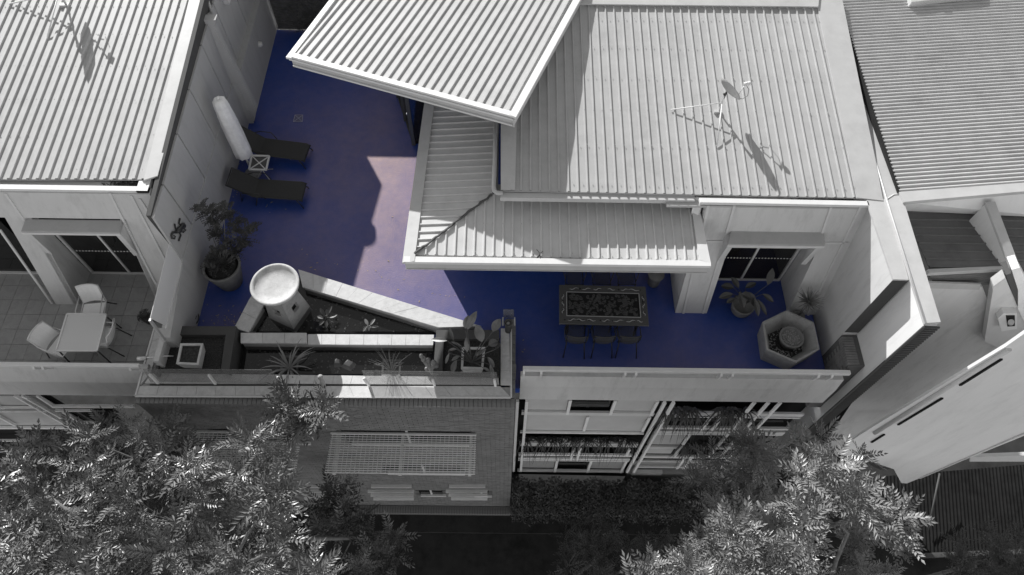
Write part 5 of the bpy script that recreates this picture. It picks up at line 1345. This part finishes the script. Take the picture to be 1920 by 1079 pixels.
def tree(name, label, trunk, regions, m, seed, limbs, nparts=300, fl=(.30, .42), L=.47, ll=.155, lw=.046, branches=()):
    rnd = random.Random(seed); o_ = thing(name, label, 'tree', Vector((trunk[0], trunk[1], GZ)))
    ms = [frond_mesh(seed*10+k, m, L*(1, .85, 1.15, 1, .7, 1.1)[k], (7, 6, 8, 5, 6, 7)[k], lw*(1, 1.1, .9, 1.15, .9, 1)[k], ll*(1, .85, 1.1, 1.15, .75, .95)[k]) for k in range(6)]
    fork = Vector((trunk[0], trunk[1], trunk[2]))
    mb = MB(); base = Vector((trunk[0], trunk[1], GZ))
    mb.tube([base, base.lerp(fork, .5)+Vector((.12, .05, 0)), fork], [.20, .15, .11], 9); mb.build('trunk', BARK, o_)
    cl = []
    for poly, z0, z1, n in regions:
        xs_ = [p[0] for p in poly]; ys_ = [p[1] for p in poly]; k = 0; tries = 0
        while k < n and tries < 20000:
            tries += 1
            px, py = rnd.uniform(min(xs_), max(xs_)), rnd.uniform(min(ys_), max(ys_))
            if not inside(px, py, poly): continue
            z_ = rnd.uniform(z0, z1); p = P(px, py, z=z_)
            if p.y > 5.4 and z_ < .75: p = P(px, py, y=rnd.uniform(5.0, 5.3))
            cl.append(p); k += 1
    # limbs
    for br_ in branches:
        pts_ = [P(a_, b_, z=c_) for a_, b_, c_ in br_]; k_ = len(pts_)
        MB().tube(pts_, [.055-.035*i/(k_-1) for i in range(k_)], 7).build('limb', BARK, o_)
    hubs = [fork]
    for (px, py, z_) in limbs:
        h = P(px, py, z=z_); mb = MB(); mid = fork.lerp(h, .5)+Vector((0, 0, -.15))
        mb.tube([fork, mid, h], [.09, .065, .04], 7); mb.build('limb', BARK, o_); hubs.append(h)
    tw_ = MB()
    for c_ in cl:
        h = min(hubs, key=lambda q_: (q_-c_).length)
        if (h-c_).length < 3.2 and c_.z > -2.6: tw_.tube([h, h.lerp(c_, .55)+Vector((rnd.uniform(-.1, .1), rnd.uniform(-.1, .1), -.12)), c_], [.022, .014, .007], 4, False)
    tw_.build('twigs', BARK, o_, kind='stuff')
    fr_ = []
    for c_ in cl:
        n = rnd.randint(7, 10); a0_ = rnd.uniform(0, 6.28); tilt = Matrix.Rotation(rnd.uniform(-.5, .5), 4, 'X') @ Matrix.Rotation(rnd.uniform(-.5, .5), 4, 'Y'); sc2 = rnd.uniform(.8, 1.2)
        for i in range(n):
            an = a0_+i*2.399; el = rnd.uniform(-.15, .75) if i < n-2 else rnd.uniform(.7, 1.2)
            M = Matrix.Translation(c_) @ tilt @ Matrix.Rotation(an, 4, 'Z') @ Matrix.Rotation(-el, 4, 'Y') @ Matrix.Rotation(rnd.uniform(-.5, .5), 4, 'X') @ Matrix.Scale(sc2*rnd.uniform(.8, 1.15), 4)
            fr_.append((M, rnd.randrange(6)))
    # the highest / nearest fronds that fall inside the frame are leaves of their own, the rest one mass
    def seen(M):
        c_ = R.transposed() @ (M.translation-CAM); d_ = -c_.z
        return 0 < CX+F*c_.x/d_ < 1920 and 0 < CY-F*c_.y/d_ < 1079
    fr_.sort(key=lambda q_: ((q_[0].translation-CAM).length if seen(q_[0]) else 99))
    for M, k in fr_[:nparts]:
        l_ = bpy.data.objects.new('leaf', ms[k]); COL.objects.link(l_); l_.parent = o_; l_.matrix_local = Matrix.Translation(-o_.location) @ M
    vs, fs = [], []
    for M, k in fr_[nparts:]:
        me = ms[k]; b0 = len(vs); M2 = Matrix.Translation(-o_.location) @ M
        vs.extend([tuple(M2 @ v.co) for v in me.vertices]); fs.extend([tuple(b0+i for i in p.vertices) for p in me.polygons])
    me = bpy.data.meshes.new('foliage'); me.from_pydata(vs, [], fs); me.materials.append(m)
    f_ = bpy.data.objects.new('foliage', me); COL.objects.link(f_); f_.parent = o_; f_['kind'] = 'stuff'
    return o_
LT = [(-60, 880), (20, 865), (70, 838), (150, 818), (185, 785), (240, 775), (315, 793), (340, 832), (420, 835), (480, 820), (520, 860), (548, 890), (535, 930), (520, 970), (560, 1020), (630, 1079), (640, 1130), (-60, 1130)]
LT2 = [(520, 795), (535, 765), (550, 752), (585, 768), (606, 752), (620, 760), (600, 785), (565, 805), (530, 812)]
tree('tree', 'large bushy street tree with feathery leaves filling the lower left corner', (-5.6, 3.4, -2.2),
     [(LT, .9, 2.2, 95), (LT, -.5, .6, 85), (LT, -2.6, -1.0, 110), (LT2, .5, 1.3, 13), ([(640, 905), (690, 930), (680, 990), (600, 1000), (600, 930)], -3.8, -3.0, 14), ([(690, 990), (770, 985), (780, 1040), (720, 1079), (650, 1079)], -4.5, -3.6, 14)],
     LEAFA, 3, [(90, 950, .6), (430, 1040, .5), (250, 860, .5), (560, 800, .6), (480, 960, .5), (20, 1000, .5), (330, 980, .3), (660, 1010, -3.4)], branches=[[(395, 1130, .6), (430, 1070, 1.2), (465, 1000, 1.7), (500, 955, 1.9)], [(175, 1130, .8), (163, 1040, 1.4), (150, 975, 1.8), (85, 925, 2.0)], [(430, 1070, 1.2), (500, 1040, 1.6), (560, 1035, 1.7)], [(500, 900, .9), (545, 850, 1.0), (565, 800, 1.1)]])
RT = [(1330, 1000), (1360, 965), (1440, 945), (1475, 905), (1460, 860), (1490, 822), (1530, 815), (1590, 855), (1620, 832), (1620, 890), (1610, 960), (1660, 940), (1700, 960), (1700, 995), (1670, 1020), (1600, 995), (1550, 970), (1480, 1120), (1210, 1120), (1260, 1070)]
RTS = [(1290, 900), (1340, 860), (1420, 830), (1450, 860), (1450, 960), (1330, 960), (1290, 930)]
tree('tree', 'airy street tree with sunlit feathery leaves right of centre', (5.0, 3.1, -2.2),
     [(RT, .9, 2.1, 56), (RT, -.6, .6, 32), ([(1230, 1050), (1330, 1010), (1500, 1040), (1560, 1110), (1180, 1110)], .5, 1.4, 30), (RTS, -4.6, -3.0, 45), ([(1600, 960), (1700, 1010), (1700, 1100), (1570, 1100)], -4.5, -3.5, 20)],
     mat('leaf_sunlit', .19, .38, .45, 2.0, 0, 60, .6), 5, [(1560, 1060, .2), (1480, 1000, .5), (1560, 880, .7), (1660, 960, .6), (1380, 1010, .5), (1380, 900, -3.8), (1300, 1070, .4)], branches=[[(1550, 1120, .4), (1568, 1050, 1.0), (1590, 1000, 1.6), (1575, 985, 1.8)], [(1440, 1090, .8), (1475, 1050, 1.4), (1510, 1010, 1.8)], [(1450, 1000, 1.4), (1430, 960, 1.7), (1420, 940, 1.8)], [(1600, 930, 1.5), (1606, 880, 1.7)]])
tree('tree', 'dark shaded small tree at the bottom edge left of the sunlit tree', (1.6, 2.9, -7.5),
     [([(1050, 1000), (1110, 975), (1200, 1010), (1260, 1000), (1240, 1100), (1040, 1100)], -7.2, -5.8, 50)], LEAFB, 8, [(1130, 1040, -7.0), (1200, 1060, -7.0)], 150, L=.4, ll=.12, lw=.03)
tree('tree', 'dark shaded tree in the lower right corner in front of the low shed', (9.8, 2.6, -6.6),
     [([(1790, 1000), (1850, 990), (1920, 1000), (1980, 1000), (1980, 1110), (1780, 1110)], -6.0, -4.6, 60)], LEAFB, 9, [(1850, 1050, -5.8), (1920, 1060, -5.8)], 200, L=.42, ll=.13, lw=.03)
